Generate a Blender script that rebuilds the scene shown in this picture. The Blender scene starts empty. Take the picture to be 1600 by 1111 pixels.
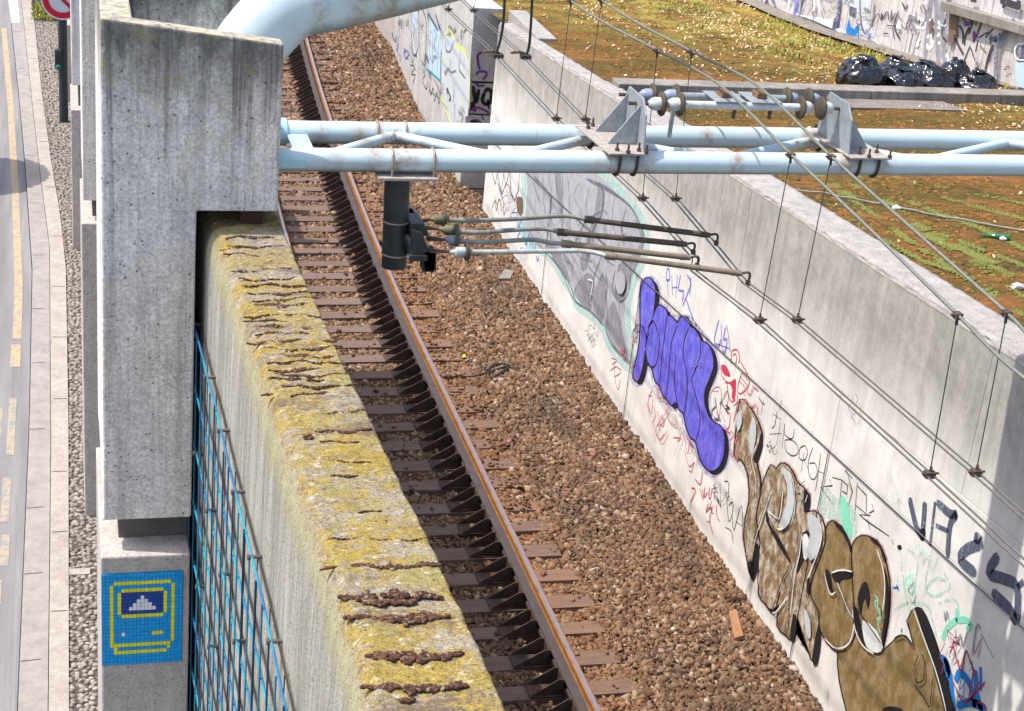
import bpy, math, random
import numpy as np
from mathutils import Vector, Matrix, noise

random.seed(7)
rng = np.random.default_rng(7)
scn = bpy.context.scene
COL = scn.collection

# ------------------------------------------------------------------ camera
F_PX, CX, CY, IMG_W = 2595.7128, 800.0, 555.0, 1600.0
CAM_H = 9.8
def _ray(px, py):
    v = np.array([px - CX, py - CY, F_PX]); return v / np.linalg.norm(v)
_yd = _ray(90, -650); _zd = -_ray(200, 6500); _xd = np.cross(_yd, _zd)
RW = np.array([_xd, _yd, _zd])            # camera (x right, y down, z forward) -> world
CAMP = np.array([0.0, 0.0, CAM_H])
cam_data = bpy.data.cameras.new("camera")
cam = bpy.data.objects.new("camera", cam_data); COL.objects.link(cam)
cam_data.sensor_width = 36.0
cam_data.lens = 36.0 * F_PX / IMG_W
cam_data.clip_start = 0.1; cam_data.clip_end = 500.0
m = Matrix.Identity(4)
for r in range(3):
    m[r][0] = RW[r][0]; m[r][1] = -RW[r][1]; m[r][2] = -RW[r][2]; m[r][3] = CAMP[r]
cam.matrix_world = m
scn.camera = cam

# ------------------------------------------------------------------ sun, sky, exposure
SUN_L = Vector((-0.53, 0.10, 1.0)).normalized()      # towards the sun
el = math.asin(SUN_L.z); az = math.atan2(SUN_L.x, SUN_L.y)
w = bpy.data.worlds.new("World"); scn.world = w; w.use_nodes = True
nt = w.node_tree; nt.nodes.clear()
sky = nt.nodes.new("ShaderNodeTexSky"); sky.sky_type = 'NISHITA'; sky.sun_disc = False
sky.sun_elevation = el; sky.sun_rotation = az
sky.dust_density = 2.6; sky.ozone_density = 0.8; sky.air_density = 1.0
bg = nt.nodes.new("ShaderNodeBackground"); bg.inputs[1].default_value = 0.15
ow = nt.nodes.new("ShaderNodeOutputWorld")
nt.links.new(sky.outputs[0], bg.inputs[0]); nt.links.new(bg.outputs[0], ow.inputs[0])
sd = bpy.data.lights.new("sun", 'SUN'); sd.energy = 2.9; sd.angle = math.radians(0.5); sd.color = (1.0, 0.95, 0.87)
so = bpy.data.objects.new("sun", sd); COL.objects.link(so)
so.rotation_euler = SUN_L.to_track_quat('Z', 'Y').to_euler()
scn.view_settings.view_transform = 'Standard'; scn.view_settings.look = 'None'
scn.view_settings.gamma = 1.0; scn.view_settings.use_curve_mapping = False
scn.view_settings.exposure = 0.86
scn.render.engine = 'CYCLES'
scn.cycles.max_bounces = 6

# ------------------------------------------------------------------ measuring: sight line of a pixel met with a plane of the place
def _wray(px, py): return RW @ np.array([px - CX, py - CY, F_PX])
def atz(px, py, z): d = _wray(px, py); return CAMP + d * ((z - CAM_H) / d[2])
def aty(px, py, y): d = _wray(px, py); return CAMP + d * (y / d[1])
def atx(px, py, x): d = _wray(px, py); return CAMP + d * (x / d[0])
SL = 0.078                                   # the wall tops rise towards the viewer
def ztop(y): return 4.34 + (17 - y) * SL     # top of the right wall
def on_roof(px, py, off=-0.09):
    d = _wray(px, py); return CAMP + d * ((4.34 + off + 17 * SL - CAM_H) / (d[2] + SL * d[1]))

# ------------------------------------------------------------------ object helpers
def tag(o, label=None, cat=None, group=None, kind=None):
    if label: o['label'] = label
    if cat: o['category'] = cat
    if group: o['group'] = group
    if kind: o['kind'] = kind
    return o
def thing(name, label, cat, loc=(0, 0, 0), group=None):
    o = bpy.data.objects.new(name, None); o.empty_display_size = 0.2
    COL.objects.link(o); o.location = loc
    return tag(o, label, cat, group)
class MB:
    """collects geometry in world coordinates"""
    def __init__(s): s.v = []; s.f = []; s.m = []
    def add(s, vs, fs, mi=0):
        b = len(s.v); s.v += [tuple(float(c) for c in p) for p in vs]
        s.f += [tuple(b + i for i in f) for f in fs]; s.m += [mi] * len(fs); return s
    def box(s, x0, x1, y0, y1, z0, z1, mi=0):
        vs = [(x0,y0,z0),(x1,y0,z0),(x1,y1,z0),(x0,y1,z0),(x0,y0,z1),(x1,y0,z1),(x1,y1,z1),(x0,y1,z1)]
        return s.hexa(vs, mi)
    def hexa(s, vs, mi=0):
        return s.add(vs, [(0,3,2,1),(4,5,6,7),(0,1,5,4),(1,2,6,5),(2,3,7,6),(3,0,4,7)], mi)
    def prism(s, poly, axis, a0, a1, mi=0):
        """polygon in the plane across axis (0 x: (y,z); 1 y: (x,z); 2 z: (x,y)), extruded from a0 to a1"""
        def mk(p, a):
            return (a, p[0], p[1]) if axis == 0 else (p[0], a, p[1]) if axis == 1 else (p[0], p[1], a)
        n = len(poly)
        vs = [mk(p, a0) for p in poly] + [mk(p, a1) for p in poly]
        fs = [tuple(range(n)), tuple(range(2 * n - 1, n - 1, -1))] + [(i, i + n, (i + 1) % n + n, (i + 1) % n) for i in range(n)]
        return s.add(vs, fs, mi)
    def tube(s, pts, r, n=10, mi=0, cap=True):
        pts = [Vector([float(c) for c in p]) for p in pts]
        rs = r if isinstance(r, (list, tuple)) else [r] * len(pts)
        rings = []; up = None
        for i, p in enumerate(pts):
            a = pts[max(i - 1, 0)]; b = pts[min(i + 1, len(pts) - 1)]
            t = (b - a)
            if t.length < 1e-9: t = Vector((1, 0, 0))
            t.normalize()
            if up is None:
                up = Vector((0, 0, 1)) if abs(t.z) < 0.9 else Vector((0, 1, 0))
            u = (up - t * up.dot(t))
            if u.length < 1e-6: u = Vector((0, 1, 0)) - t * t.y
            u.normalize(); up = u; w_ = t.cross(u)
            rings.append([p + (u * math.cos(k * 2 * math.pi / n) + w_ * math.sin(k * 2 * math.pi / n)) * rs[i] for k in range(n)])
        vs = [q for rg in rings for q in rg]; fs = []
        for i in range(len(pts) - 1):
            for k in range(n):
                a = i * n + k; b = i * n + (k + 1) % n
                fs.append((a, b, b + n, a + n))
        if cap:
            fs.append(tuple(range(n - 1, -1, -1))); e = (len(pts) - 1) * n
            fs.append(tuple(range(e, e + n)))
        return s.add(vs, fs, mi)
    def lathe(s, p0, p1, prof, n=20, mi=0):
        """profile of (t along p0->p1 in metres, radius)"""
        p0 = Vector([float(c) for c in p0]); d = (Vector([float(c) for c in p1]) - p0).normalized()
        return s.tube([p0 + d * t for t, r in prof], [max(r, 0.0005) for t, r in prof], n, mi)
    def build(s, name, mat, parent=None, smooth=False, bevel=0, loc=None, kind=None, label=None):
        me = bpy.data.meshes.new(name)
        vs = np.array(s.v, dtype=float)
        off = np.array(loc if loc is not None else (world_loc(parent) if parent else (0, 0, 0)), dtype=float)
        vs = vs - off
        me.from_pydata(vs.tolist(), [], s.f); me.validate()
        mats = mat if isinstance(mat, (list, tuple)) else [mat]
        for mm in mats: me.materials.append(mm)
        if len(mats) > 1 and len(me.polygons) == len(s.m): me.polygons.foreach_set("material_index", s.m)
        o = bpy.data.objects.new(name, me); COL.objects.link(o)
        if parent: o.parent = parent
        elif loc is not None: o.location = loc
        if smooth:
            me.polygons.foreach_set("use_smooth", [True] * len(me.polygons))
            me.set_sharp_from_angle(angle=math.radians(50))
        if bevel:
            b = o.modifiers.new("bevel", 'BEVEL'); b.width = bevel; b.segments = 2; b.limit_method = 'ANGLE'
        if kind: o['kind'] = kind
        if label: o['label'] = label
        return o
def world_loc(o):
    p = np.zeros(3)
    while o is not None:
        p += np.array(o.location); o = o.parent
    return p
def np_mesh(name, verts, faces, mat, parent=None, smooth=False, loc=None):
    """verts (n,3) faces (m,k) numpy, fast"""
    me = bpy.data.meshes.new(name)
    off = np.array(loc if loc is not None else (world_loc(parent) if parent else (0, 0, 0)), dtype=float)
    verts = np.asarray(verts, dtype=np.float32) - off.astype(np.float32)
    k = faces.shape[1]
    me.vertices.add(len(verts)); me.vertices.foreach_set("co", verts.ravel())
    me.loops.add(faces.size); me.loops.foreach_set("vertex_index", faces.astype(np.int32).ravel())
    me.polygons.add(len(faces)); me.polygons.foreach_set("loop_start", np.arange(0, faces.size, k, dtype=np.int32))
    me.update(calc_edges=True)
    for mm in (mat if isinstance(mat, (list, tuple)) else [mat]): me.materials.append(mm)
    if smooth: me.polygons.foreach_set("use_smooth", np.ones(len(faces), dtype=bool))
    o = bpy.data.objects.new(name, me); COL.objects.link(o)
    if parent: o.parent = parent
    elif loc is not None: o.location = loc
    return o
def copy_tree(src, dloc=None, label=None, parent=None):
    c = src.copy(); COL.objects.link(c)
    if parent is not None: c.parent = parent
    if dloc is not None: c.location = dloc
    if label: c['label'] = label
    for ch in list(src.children): copy_tree(ch, parent=c)
    return c
def smooth_pts(pts, n=4, closed=False):
    P = [np.array(p, float) for p in pts]; N = len(P); out = []
    for i in range(N if closed else N - 1):
        if closed: a, b, c, d = P[i - 1], P[i], P[(i + 1) % N], P[(i + 2) % N]
        else: a, b, c, d = P[max(i - 1, 0)], P[i], P[i + 1], P[min(i + 2, N - 1)]
        for k in range(n):
            t = k / n
            out.append(0.5 * ((2 * b) + (c - a) * t + (2 * a - 5 * b + 4 * c - d) * t * t + (3 * b - a - 3 * c + d) * t ** 3))
    if not closed: out.append(P[-1])
    return out

# ------------------------------------------------------------------ materials
class NT:
    def __init__(s, name, rough=0.8, metal=0.0, spec=0.3):
        s.m = bpy.data.materials.new(name); s.m.use_nodes = True; s.t = s.m.node_tree
        s.b = s.t.nodes["Principled BSDF"]
        s.b.inputs["Roughness"].default_value = rough; s.b.inputs["Metallic"].default_value = metal
        s.b.inputs["Specular IOR Level"].default_value = spec
        g = s.t.nodes.new("ShaderNodeNewGeometry"); s.g = g; s.pos = g.outputs["Position"]
    def put(s, sock, val):
        if isinstance(val, bpy.types.NodeSocket): s.t.links.new(val, sock)
        elif isinstance(val, (tuple, list)) and len(val) == 3 and sock.type == 'RGBA': sock.default_value = (*val, 1)
        else: sock.default_value = val
    def vec(s, scale=(1, 1, 1), loc=(0, 0, 0), src=None, rot=(0, 0, 0)):
        n = s.t.nodes.new("ShaderNodeMapping"); s.t.links.new(src or s.pos, n.inputs[0])
        n.inputs["Scale"].default_value = scale; n.inputs["Location"].default_value = loc; n.inputs["Rotation"].default_value = rot
        return n.outputs[0]
    def noise(s, scale, v=None, detail=4, rough=0.55, dist=0.0):
        n = s.t.nodes.new("ShaderNodeTexNoise"); s.t.links.new(v or s.pos, n.inputs["Vector"])
        n.inputs["Scale"].default_value = scale; n.inputs["Detail"].default_value = detail
        n.inputs["Roughness"].default_value = rough; n.inputs["Distortion"].default_value = dist
        return n.outputs["Fac"]
    def voro(s, scale, v=None, out="Distance", feature='F1', rand=1.0):
        n = s.t.nodes.new("ShaderNodeTexVoronoi"); s.t.links.new(v or s.pos, n.inputs["Vector"])
        n.feature = feature
        n.inputs["Scale"].default_value = scale; n.inputs["Randomness"].default_value = rand
        return n.outputs[out]
    def ramp(s, fac, stops):
        n = s.t.nodes.new("ShaderNodeValToRGB"); s.t.links.new(fac, n.inputs[0]); e = n.color_ramp.elements
        while len(e) < len(stops): e.new(0.5)
        for el_, (p, c) in zip(e, stops):
            el_.position = p; el_.color = (c, c, c, 1) if not isinstance(c, (tuple, list)) else (*c, 1)
        return n.outputs[0]
    def mix(s, fac, a, b, mode='MIX'):
        n = s.t.nodes.new("ShaderNodeMix"); n.data_type = 'RGBA'; n.blend_type = mode
        s.put(n.inputs[0], fac); s.put(n.inputs[6], a); s.put(n.inputs[7], b); return n.outputs[2]
    def math(s, op, a, b=0.0, clamp=False):
        n = s.t.nodes.new("ShaderNodeMath"); n.operation = op; n.use_clamp = clamp
        s.put(n.inputs[0], a); s.put(n.inputs[1], b); return n.outputs[0]
    def sep(s, src=None):
        n = s.t.nodes.new("ShaderNodeSeparateXYZ"); s.t.links.new(src or s.pos, n.inputs[0]); return n.outputs
    def bump(s, h, strength=0.3, dist=0.01, prev=None):
        n = s.t.nodes.new("ShaderNodeBump"); n.inputs["Strength"].default_value = strength; n.inputs["Distance"].default_value = dist
        s.t.links.new(h, n.inputs["Height"])
        if prev: s.t.links.new(prev, n.inputs["Normal"])
        s.t.links.new(n.outputs[0], s.b.inputs["Normal"]); return n.outputs[0]
    def color(s, c): s.put(s.b.inputs["Base Color"], c); return s
    def rough(s, r): s.put(s.b.inputs["Roughness"], r); return s

def concrete(name, c1, c2, streak=0.3, streak_col=(0.12, 0.115, 0.10), pits=0.5, big=1.3, grain=55, extra=None, bump=0.35):
    n = NT(name, rough=0.9, spec=0.25)
    base = n.mix(n.ramp(n.noise(big, detail=5, rough=0.6), [(0.3, 0.0), (0.7, 1.0)]), c1, c2)
    fine = n.ramp(n.noise(grain, detail=3), [(0.3, 0.72), (0.5, 1.0), (0.7, 1.14)])
    base = n.mix(1.0, base, fine, 'MULTIPLY')
    mid = n.ramp(n.noise(9, detail=6, rough=0.7), [(0.3, 0.82), (0.6, 1.05)])
    base = n.mix(1.0, base, mid, 'MULTIPLY')
    if streak:
        st = n.ramp(n.noise(1.0, v=n.vec((9, 9, 0.55)), detail=6, rough=0.65), [(0.48, 0.0), (0.72, 1.0)])
        base = n.mix(n.math('MULTIPLY', st, streak), base, streak_col)
        st2 = n.ramp(n.noise(1.0, v=n.vec((34, 34, 0.9), loc=(3, 1, 7)), detail=3, rough=0.6), [(0.5, 0.0), (0.75, 1.0)])
        base = n.mix(n.math('MULTIPLY', st2, streak * 0.6), base, streak_col)
    if pits:
        v1 = n.voro(21, out="Distance"); rnd = n.noise(9, v=n.vec(loc=(9, 9, 9)))
        p = n.math('MULTIPLY', n.ramp(v1, [(0.11, 1.0), (0.19, 0.0)]), n.ramp(rnd, [(0.46, 0.0), (0.52, 1.0)]))
        base = n.mix(n.math('MULTIPLY', p, pits), base, (0.05, 0.045, 0.04))
    if extra: base = extra(n, base)
    n.color(base)
    n.bump(n.noise(grain * 1.3, detail=4), bump, 0.006)
    return n.m

def pier_extra(n, base):
    z = n.sep()[2]; x = n.sep()[0]
    # algae and soot washed down from the top edge, lichen patches
    h = n.math('MULTIPLY', n.math('SUBTRACT', z, 6.75), 1.5, True)
    nz = n.noise(3.0, v=n.vec((2.2, 2.2, 0.8)), detail=7, rough=0.75)
    f = n.ramp(n.math('ADD', n.math('MULTIPLY', h, 0.45), n.math('MULTIPLY', nz, 0.75)), [(0.52, 0.0), (0.85, 0.85)])
    base = n.mix(f, base, (0.085, 0.085, 0.07))
    s = n.ramp(n.noise(1.0, v=n.vec((13, 4, 0.35), loc=(5, 0, 2)), detail=5, rough=0.7), [(0.52, 0.0), (0.64, 0.75)])
    base = n.mix(n.math('MULTIPLY', s, n.math('MULTIPLY', n.math('SUBTRACT', z, 4.9), 0.45, True)), base, (0.10, 0.10, 0.095))
    for zl_ in (6.352, 5.12):
        ln = n.ramp(n.math('ABSOLUTE', n.math('SUBTRACT', n.math('ADD', z, n.math('MULTIPLY', n.noise(2.0), .006)), zl_ + .003)), [(0.0, 0.28), (0.005, 0.0)])
        base = n.mix(ln, base, (0.15, 0.145, 0.14))
    tint = n.ramp(n.noise(0.9, v=n.vec((1.2, 1.2, 0.8), loc=(3, 0, 1)), detail=4), [(0.35, 0.0), (0.65, 0.5)])
    base = n.mix(tint, base, n.mix(1.0, base, (1.08, 1.0, 0.9), 'MULTIPLY'))
    scar = n.math('MULTIPLY', n.ramp(n.math('ABSOLUTE', n.math('SUBTRACT', n.math('ADD', x, n.math('MULTIPLY', n.math('SUBTRACT', z, 6.6), -.22)), .765)), [(0.0, 1.0), (0.035, 0.0)]), n.ramp(n.math('ABSOLUTE', n.math('SUBTRACT', z, 6.62)), [(0.10, 0.7), (0.17, 0.0)]))
    base = n.mix(n.math('MULTIPLY', scar, n.ramp(n.noise(16, detail=5), [(0.4, 0.3), (0.6, 1.0)])), base, (0.72, 0.70, 0.68))
    gr_ = n.ramp(n.noise(34, detail=7, rough=0.8), [(0.4, 0.8), (0.5, 1.0), (0.62, 1.12)])
    base = n.mix(1.0, base, gr_, 'MULTIPLY')
    base = n.mix(n.ramp(n.noise(70, detail=3, rough=0.8, v=n.vec(loc=(2, 2, 2))), [(0.60, 0.0), (0.66, 0.6)]), base, (0.13, 0.12, 0.11))
    ly = n.math('MULTIPLY', n.ramp(n.noise(5.5, detail=7, rough=0.7, v=n.vec(loc=(4, 4, 1))), [(0.56, 0.0), (0.66, 1.0)]), n.math('MULTIPLY', h, 0.7))
    base = n.mix(ly, base, (0.30, 0.28, 0.12))
    nrm = n.sep(n.g.outputs["Normal"])[2]
    top = n.math('MULTIPLY', n.ramp(nrm, [(0.6, 0.0), (0.85, 1.0)]), n.ramp(n.noise(12, detail=6, rough=0.7), [(0.38, 0.0), (0.55, 1.0)]))
    return n.mix(n.math('MULTIPLY', top, n.ramp(z, [(0.0, 0.0), (1.0, 1.0)])), base, (0.44, 0.39, 0.29))
M = {}
M['pier'] = concrete("pier_concrete", (0.80, 0.765, 0.735), (0.68, 0.655, 0.63), streak=0.42, pits=0.85, big=2.0, extra=pier_extra)
M['pier_low'] = concrete("pedestal_concrete", (0.50, 0.45, 0.415), (0.41, 0.37, 0.345), streak=0.22, pits=0.6)
M['dark_conc'] = concrete("bearing_concrete", (0.16, 0.145, 0.13), (0.11, 0.10, 0.09), streak=0.3)

def lichen_mat():
    n = NT("lichen_concrete", rough=0.95, spec=0.15)
    grey = n.mix(n.ramp(n.noise(30, detail=6, rough=0.75), [(0.35, 0.0), (0.65, 1.0)]), (0.17, 0.145, 0.115), (0.37, 0.325, 0.265))
    strk = n.ramp(n.noise(1.0, v=n.vec((26, 26, 1.1)), detail=6, rough=0.7), [(0.32, 0.62), (0.5, 0.95), (0.68, 1.2)])
    side = n.mix(1.0, n.mix(n.ramp(n.noise(1.0, v=n.vec((5, 5, 0.7)), detail=5), [(0.35, 0.0), (0.65, 1.0)]), (0.42, 0.395, 0.345), (0.30, 0.29, 0.255)), strk, 'MULTIPLY')
    nz = n.sep(n.g.outputs["Normal"])[2]
    top = n.ramp(nz, [(0.2, 0.0), (0.62, 1.0)])
    c = n.mix(top, side, grey)
    fine = n.noise(26, v=n.vec((0.9, 1.5, 1)), detail=8, rough=0.75)
    wide = n.noise(2.6, v=n.vec((0.8, 1.6, 1)), detail=5, rough=0.6)
    m1 = n.math('ADD', n.math('MULTIPLY', fine, 0.62), n.math('MULTIPLY', wide, 0.5))
    l1 = n.ramp(m1, [(0.495, 0.0), (0.575, 1.0)])
    yel = n.mix(n.ramp(n.noise(38, detail=6, rough=0.75, v=n.vec(loc=(5, 5, 5))), [(0.38, 0.0), (0.62, 1.0)]), (0.20, 0.145, 0.038), (0.38, 0.275, 0.045))
    yel = n.mix(n.ramp(n.noise(4.1, detail=4), [(0.5, 0.0), (0.7, 0.75)]), yel, (0.25, 0.225, 0.095))
    lf = n.math('MULTIPLY', l1, n.math('MULTIPLY', top, 0.93))
    run = n.math('ADD', n.math('MULTIPLY', n.math('SUBTRACT', n.sep()[2], 5.55), 1.35, True), n.math('MULTIPLY', n.noise(7, v=n.vec((1, 1, 0.22)), detail=7, rough=0.7), 0.55))
    zc = n.math('MULTIPLY', n.ramp(run, [(0.85, 0.0), (1.25, 0.62)]), n.ramp(n.noise(1.0, v=n.vec((22, 22, 3)), detail=5, rough=0.7), [(0.3, 0.3), (0.6, 1.0)]))
    c = n.mix(n.math('MULTIPLY', zc, n.math('SUBTRACT', 1.0, top)), c, (0.36, 0.33, 0.12))
    c = n.mix(lf, c, yel)
    pale = n.ramp(n.noise(19, v=n.vec((0.9, 1.6, 1), loc=(2, 8, 0)), detail=7, rough=0.72), [(0.59, 0.0), (0.63, 0.9)])
    c = n.mix(n.math('MULTIPLY', pale, top), c, (0.50, 0.45, 0.40))
    c = n.mix(n.ramp(n.noise(48, v=n.vec((0.8, 1.7, 1), loc=(1, 2, 3)), detail=5, rough=0.75), [(0.57, 0.0), (0.62, 0.9)]), c, (0.06, 0.043, 0.033))
    br = n.math('ADD', n.math('MULTIPLY', n.noise(3.4, v=n.vec((0.55, 2.4, 1), loc=(12, 3, 0)), detail=6, rough=0.7), 0.7), n.math('MULTIPLY', n.noise(40, detail=4), 0.3))
    c = n.mix(n.math('MULTIPLY', n.ramp(br, [(0.515, 0.0), (0.59, 0.85)]), top), c, (0.135, 0.095, 0.075))
    c = n.mix(1.0, c, n.ramp(n.noise(130, detail=3, rough=0.7), [(0.3, 0.5), (0.5, 1.0), (0.7, 1.4)]), 'MULTIPLY')
    n.color(c)
    b1 = n.bump(n.noise(38, detail=7, rough=0.75), 0.7, 0.010)
    n.bump(n.noise(140, detail=3), 0.6, 0.005, prev=b1)
    return n.m
M['lichen'] = lichen_mat()

def wall_mat():
    n = NT("painted_wall_concrete", rough=0.88, spec=0.25)
    x, y, z = n.sep()
    rel = n.math('SUBTRACT', z, n.math('SUBTRACT', 5.666, n.math('MULTIPLY', y, 0.078)))     # height below the top
    conc = n.mix(n.ramp(n.noise(1.6, detail=5), [(0.3, 0.0), (0.7, 1.0)]), (0.47, 0.44, 0.40), (0.37, 0.35, 0.32))
    st = n.ramp(n.noise(1.0, v=n.vec((9, 7.0, 0.35)), detail=6, rough=0.65), [(0.42, 0.0), (0.7, 1.0)])
    conc = n.mix(n.math('MULTIPLY', st, 0.42), conc, (0.20, 0.19, 0.175))
    conc = n.mix(1.0, conc, n.ramp(n.noise(8, detail=8, rough=0.75), [(0.35, 0.8), (0.65, 1.12)]), 'MULTIPLY')
    st2 = n.ramp(n.noise(1.0, v=n.vec((30, 26, 0.6), loc=(1, 5, 2)), detail=3), [(0.5, 0.0), (0.8, 0.25)])
    conc = n.mix(st2, conc, (0.22, 0.21, 0.2))
    white = n.mix(n.ramp(n.noise(2.2, detail=7, rough=0.6), [(0.35, 0.0), (0.65, 1.0)]), (0.80, 0.775, 0.735), (0.64, 0.62, 0.585))
    white = n.mix(n.ramp(n.noise(1.0, v=n.vec((12, 11, 1.1), loc=(7, 7, 7)), detail=5), [(0.52, 0.0), (0.8, 0.4)]), white, (0.42, 0.40, 0.38))
    f = n.math('ADD', rel, n.math('MULTIPLY', n.noise(1.0, v=n.vec((2, 2.2, 0.8)), detail=7, rough=0.7), 1.3))
    c = n.mix(n.ramp(n.math('MULTIPLY', n.math('ADD', f, 2.0), 0.3), [(0.33, 0.0), (0.60, 1.0)]), white, conc)
    c = n.mix(1.0, c, n.ramp(n.noise(60, detail=3), [(0.3, 0.9), (0.6, 1.05)]), 'MULTIPLY')
    n.color(c); n.bump(n.noise(70, detail=3), 0.2, 0.004)
    return n.m
M['wall'] = wall_mat()
M['coping'] = concrete("coping_concrete", (0.40, 0.37, 0.345), (0.29, 0.27, 0.255), streak=0, pits=0, big=5, grain=45, bump=0.8)
M['far_wall'] = concrete("old_wall_concrete", (0.60, 0.58, 0.55), (0.44, 0.42, 0.40), streak=0.3, pits=0)
M['back_wall'] = concrete("sprayed_wall_concrete", (0.66, 0.62, 0.61), (0.52, 0.48, 0.46), streak=0.55, streak_col=(0.2, 0.17, 0.15), pits=0)
M['kerb'] = concrete("kerb_concrete", (0.33, 0.31, 0.28), (0.20, 0.18, 0.155), streak=0.5, streak_col=(0.1, 0.085, 0.07), pits=0)
M['groove'] = NT("joint_filler", rough=1).color((0.05, 0.048, 0.045)).m

def blue_steel(name, col, rust=0.5, rough=0.42, clamps=()):
    n = NT(name, rough=rough, spec=0.5)
    c = n.mix(n.ramp(n.noise(3, detail=4), [(0.3, 0.0), (0.7, 1.0)]), col, tuple(k * 0.9 for k in col))
    r = n.ramp(n.noise(5.5, detail=8, rough=0.75), [(0.66, 0.0), (0.74, 1.0)])
    c = n.mix(n.math('MULTIPLY', r, rust), c, (0.36, 0.17, 0.07))
    c = n.mix(n.ramp(n.noise(90, detail=2), [(0.62, 0.0), (0.75, 0.35)]), c, (0.3, 0.33, 0.33))
    # dark greenish mottling along the underside
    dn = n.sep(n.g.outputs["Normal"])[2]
    under_mottle = n.math('MULTIPLY', n.ramp(n.math('MULTIPLY', dn, -1.0), [(0.45, 0.0), (0.8, 0.8)]), n.ramp(n.noise(1.0, v=n.vec((60, 20, 20)), detail=5, rough=0.7), [(0.3, 0.4), (0.6, 1.0)]))
    c = n.mix(under_mottle, c, (0.10, 0.13, 0.11))
    xx = n.sep()[0]; spot = n.ramp(n.noise(14, detail=7, rough=0.75), [(0.40, 0.0), (0.60, 1.0)])
    for cx0, wd, k in clamps:       # rust bleeding round the clamps
        f = n.math('MULTIPLY', n.ramp(n.math('ABSOLUTE', n.math('SUBTRACT', xx, cx0)), [(0.0, k), (wd, 0.0)]), spot)
        c = n.mix(f, c, (0.34, 0.18, 0.085))
    dirt = n.ramp(n.noise(1.0, v=n.vec((2.2, 9, 9), loc=(4, 4, 4)), detail=7, rough=0.7), [(0.5, 0.0), (0.72, 0.45)])
    c = n.mix(dirt, c, (0.36, 0.38, 0.36))
    dr = n.math('MULTIPLY', n.ramp(n.noise(1.0, v=n.vec((28, 3, 3), loc=(1, 1, 1)), detail=5, rough=0.7), [(0.60, 0.0), (0.70, 0.4)]), n.ramp(n.noise(2.0, detail=3), [(0.45, 0.0), (0.6, 1.0)]))
    c = n.mix(dr, c, (0.38, 0.30, 0.20))
    n.color(c); return n.m
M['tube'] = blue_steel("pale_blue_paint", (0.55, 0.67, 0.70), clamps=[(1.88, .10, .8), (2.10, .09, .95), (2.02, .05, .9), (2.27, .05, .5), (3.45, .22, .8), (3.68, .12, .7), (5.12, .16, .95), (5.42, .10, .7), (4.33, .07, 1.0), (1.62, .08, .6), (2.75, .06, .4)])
M['tube2'] = blue_steel("blue_sleeve_paint", (0.42, 0.66, 0.72), rust=0.2)
def rusty(name, c1, c2, rough=0.8, metal=0.0, scale=25, thr=0.5):
    n = NT(name, rough=rough, metal=metal, spec=0.35)
    c = n.mix(n.ramp(n.noise(scale, detail=6, rough=0.7), [(thr - 0.15, 0.0), (thr + 0.15, 1.0)]), c1, c2)
    n.color(c); n.bump(n.noise(scale * 5, detail=3), 0.25, 0.002); return n.m
M['galv'] = rusty("galvanised_steel", (0.40, 0.43, 0.45), (0.28, 0.31, 0.33), rough=0.5, metal=0.35, scale=18)
M['plate'] = rusty("weathered_plate", (0.46, 0.43, 0.40), (0.33, 0.27, 0.23), rough=0.65, metal=0.2)
M['rust'] = rusty("rusted_steel", (0.30, 0.15, 0.08), (0.13, 0.07, 0.045))
M['bolt'] = rusty("dark_bolt_steel", (0.14, 0.09, 0.06), (0.07, 0.06, 0.055), metal=0.3)
M['strap'] = rusty("strap_steel", (0.42, 0.34, 0.28), (0.28, 0.2, 0.15), metal=0.4, rough=0.5)
M['black'] = rusty("black_paint", (0.022, 0.025, 0.028), (0.05, 0.052, 0.052), rough=0.42, scale=6)
M['disc'] = rusty("brown_glaze", (0.055, 0.042, 0.028), (0.10, 0.078, 0.052), rough=0.6, scale=9)
M['disc_green'] = rusty("mossy_glaze", (0.045, 0.055, 0.02), (0.09, 0.095, 0.045), rough=0.5, scale=9)
M['cap_white'] = rusty("pale_cap", (0.60, 0.62, 0.60), (0.42, 0.44, 0.42), rough=0.5)
M['cap_green'] = rusty("mossy_cap", (0.13, 0.13, 0.07), (0.22, 0.21, 0.13), rough=0.7)
M['cap_blue'] = rusty("blue_cap", (0.30, 0.36, 0.48), (0.22, 0.26, 0.34), rough=0.4)
M['rod_grey'] = rusty("grey_rod", (0.30, 0.31, 0.28), (0.19, 0.175, 0.14), rough=0.55, scale=12)
M['rod_pale'] = rusty("pale_rod", (0.54, 0.57, 0.55), (0.32, 0.31, 0.25), rough=0.5, scale=12)
M['arm_brown'] = rusty("tarnished_arm", (0.25, 0.19, 0.13), (0.15, 0.12, 0.085), rough=0.6, scale=14)
M['arm_dark'] = rusty("blackened_arm", (0.060, 0.048, 0.034), (0.12, 0.09, 0.058), rough=0.6, scale=14)
M['wire'] = rusty("stranded_wire", (0.23, 0.24, 0.20), (0.14, 0.145, 0.12), rough=0.55, metal=0.3, scale=60)
M['contact'] = rusty("contact_wire", (0.20, 0.18, 0.155), (0.13, 0.115, 0.10), rough=0.45, metal=0.5, scale=40)
M['dropper'] = NT("dropper_wire", rough=0.6).color((0.06, 0.055, 0.05)).m
M['rail_side'] = rusty("rail_rust", (0.36, 0.165, 0.05), (0.20, 0.09, 0.038), rough=0.85, scale=10)
M['rail_top'] = NT("polished_rail", rough=0.28, metal=0.85).color((0.48, 0.45, 0.50)).m
M['check'] = rusty("check_rail_steel", (0.085, 0.062, 0.057), (0.058, 0.042, 0.037), rough=0.6, metal=0.1, scale=8)
M['bracket'] = rusty("blackened_bracket", (0.032, 0.024, 0.02), (0.09, 0.052, 0.036), rough=0.75, scale=14)
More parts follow.
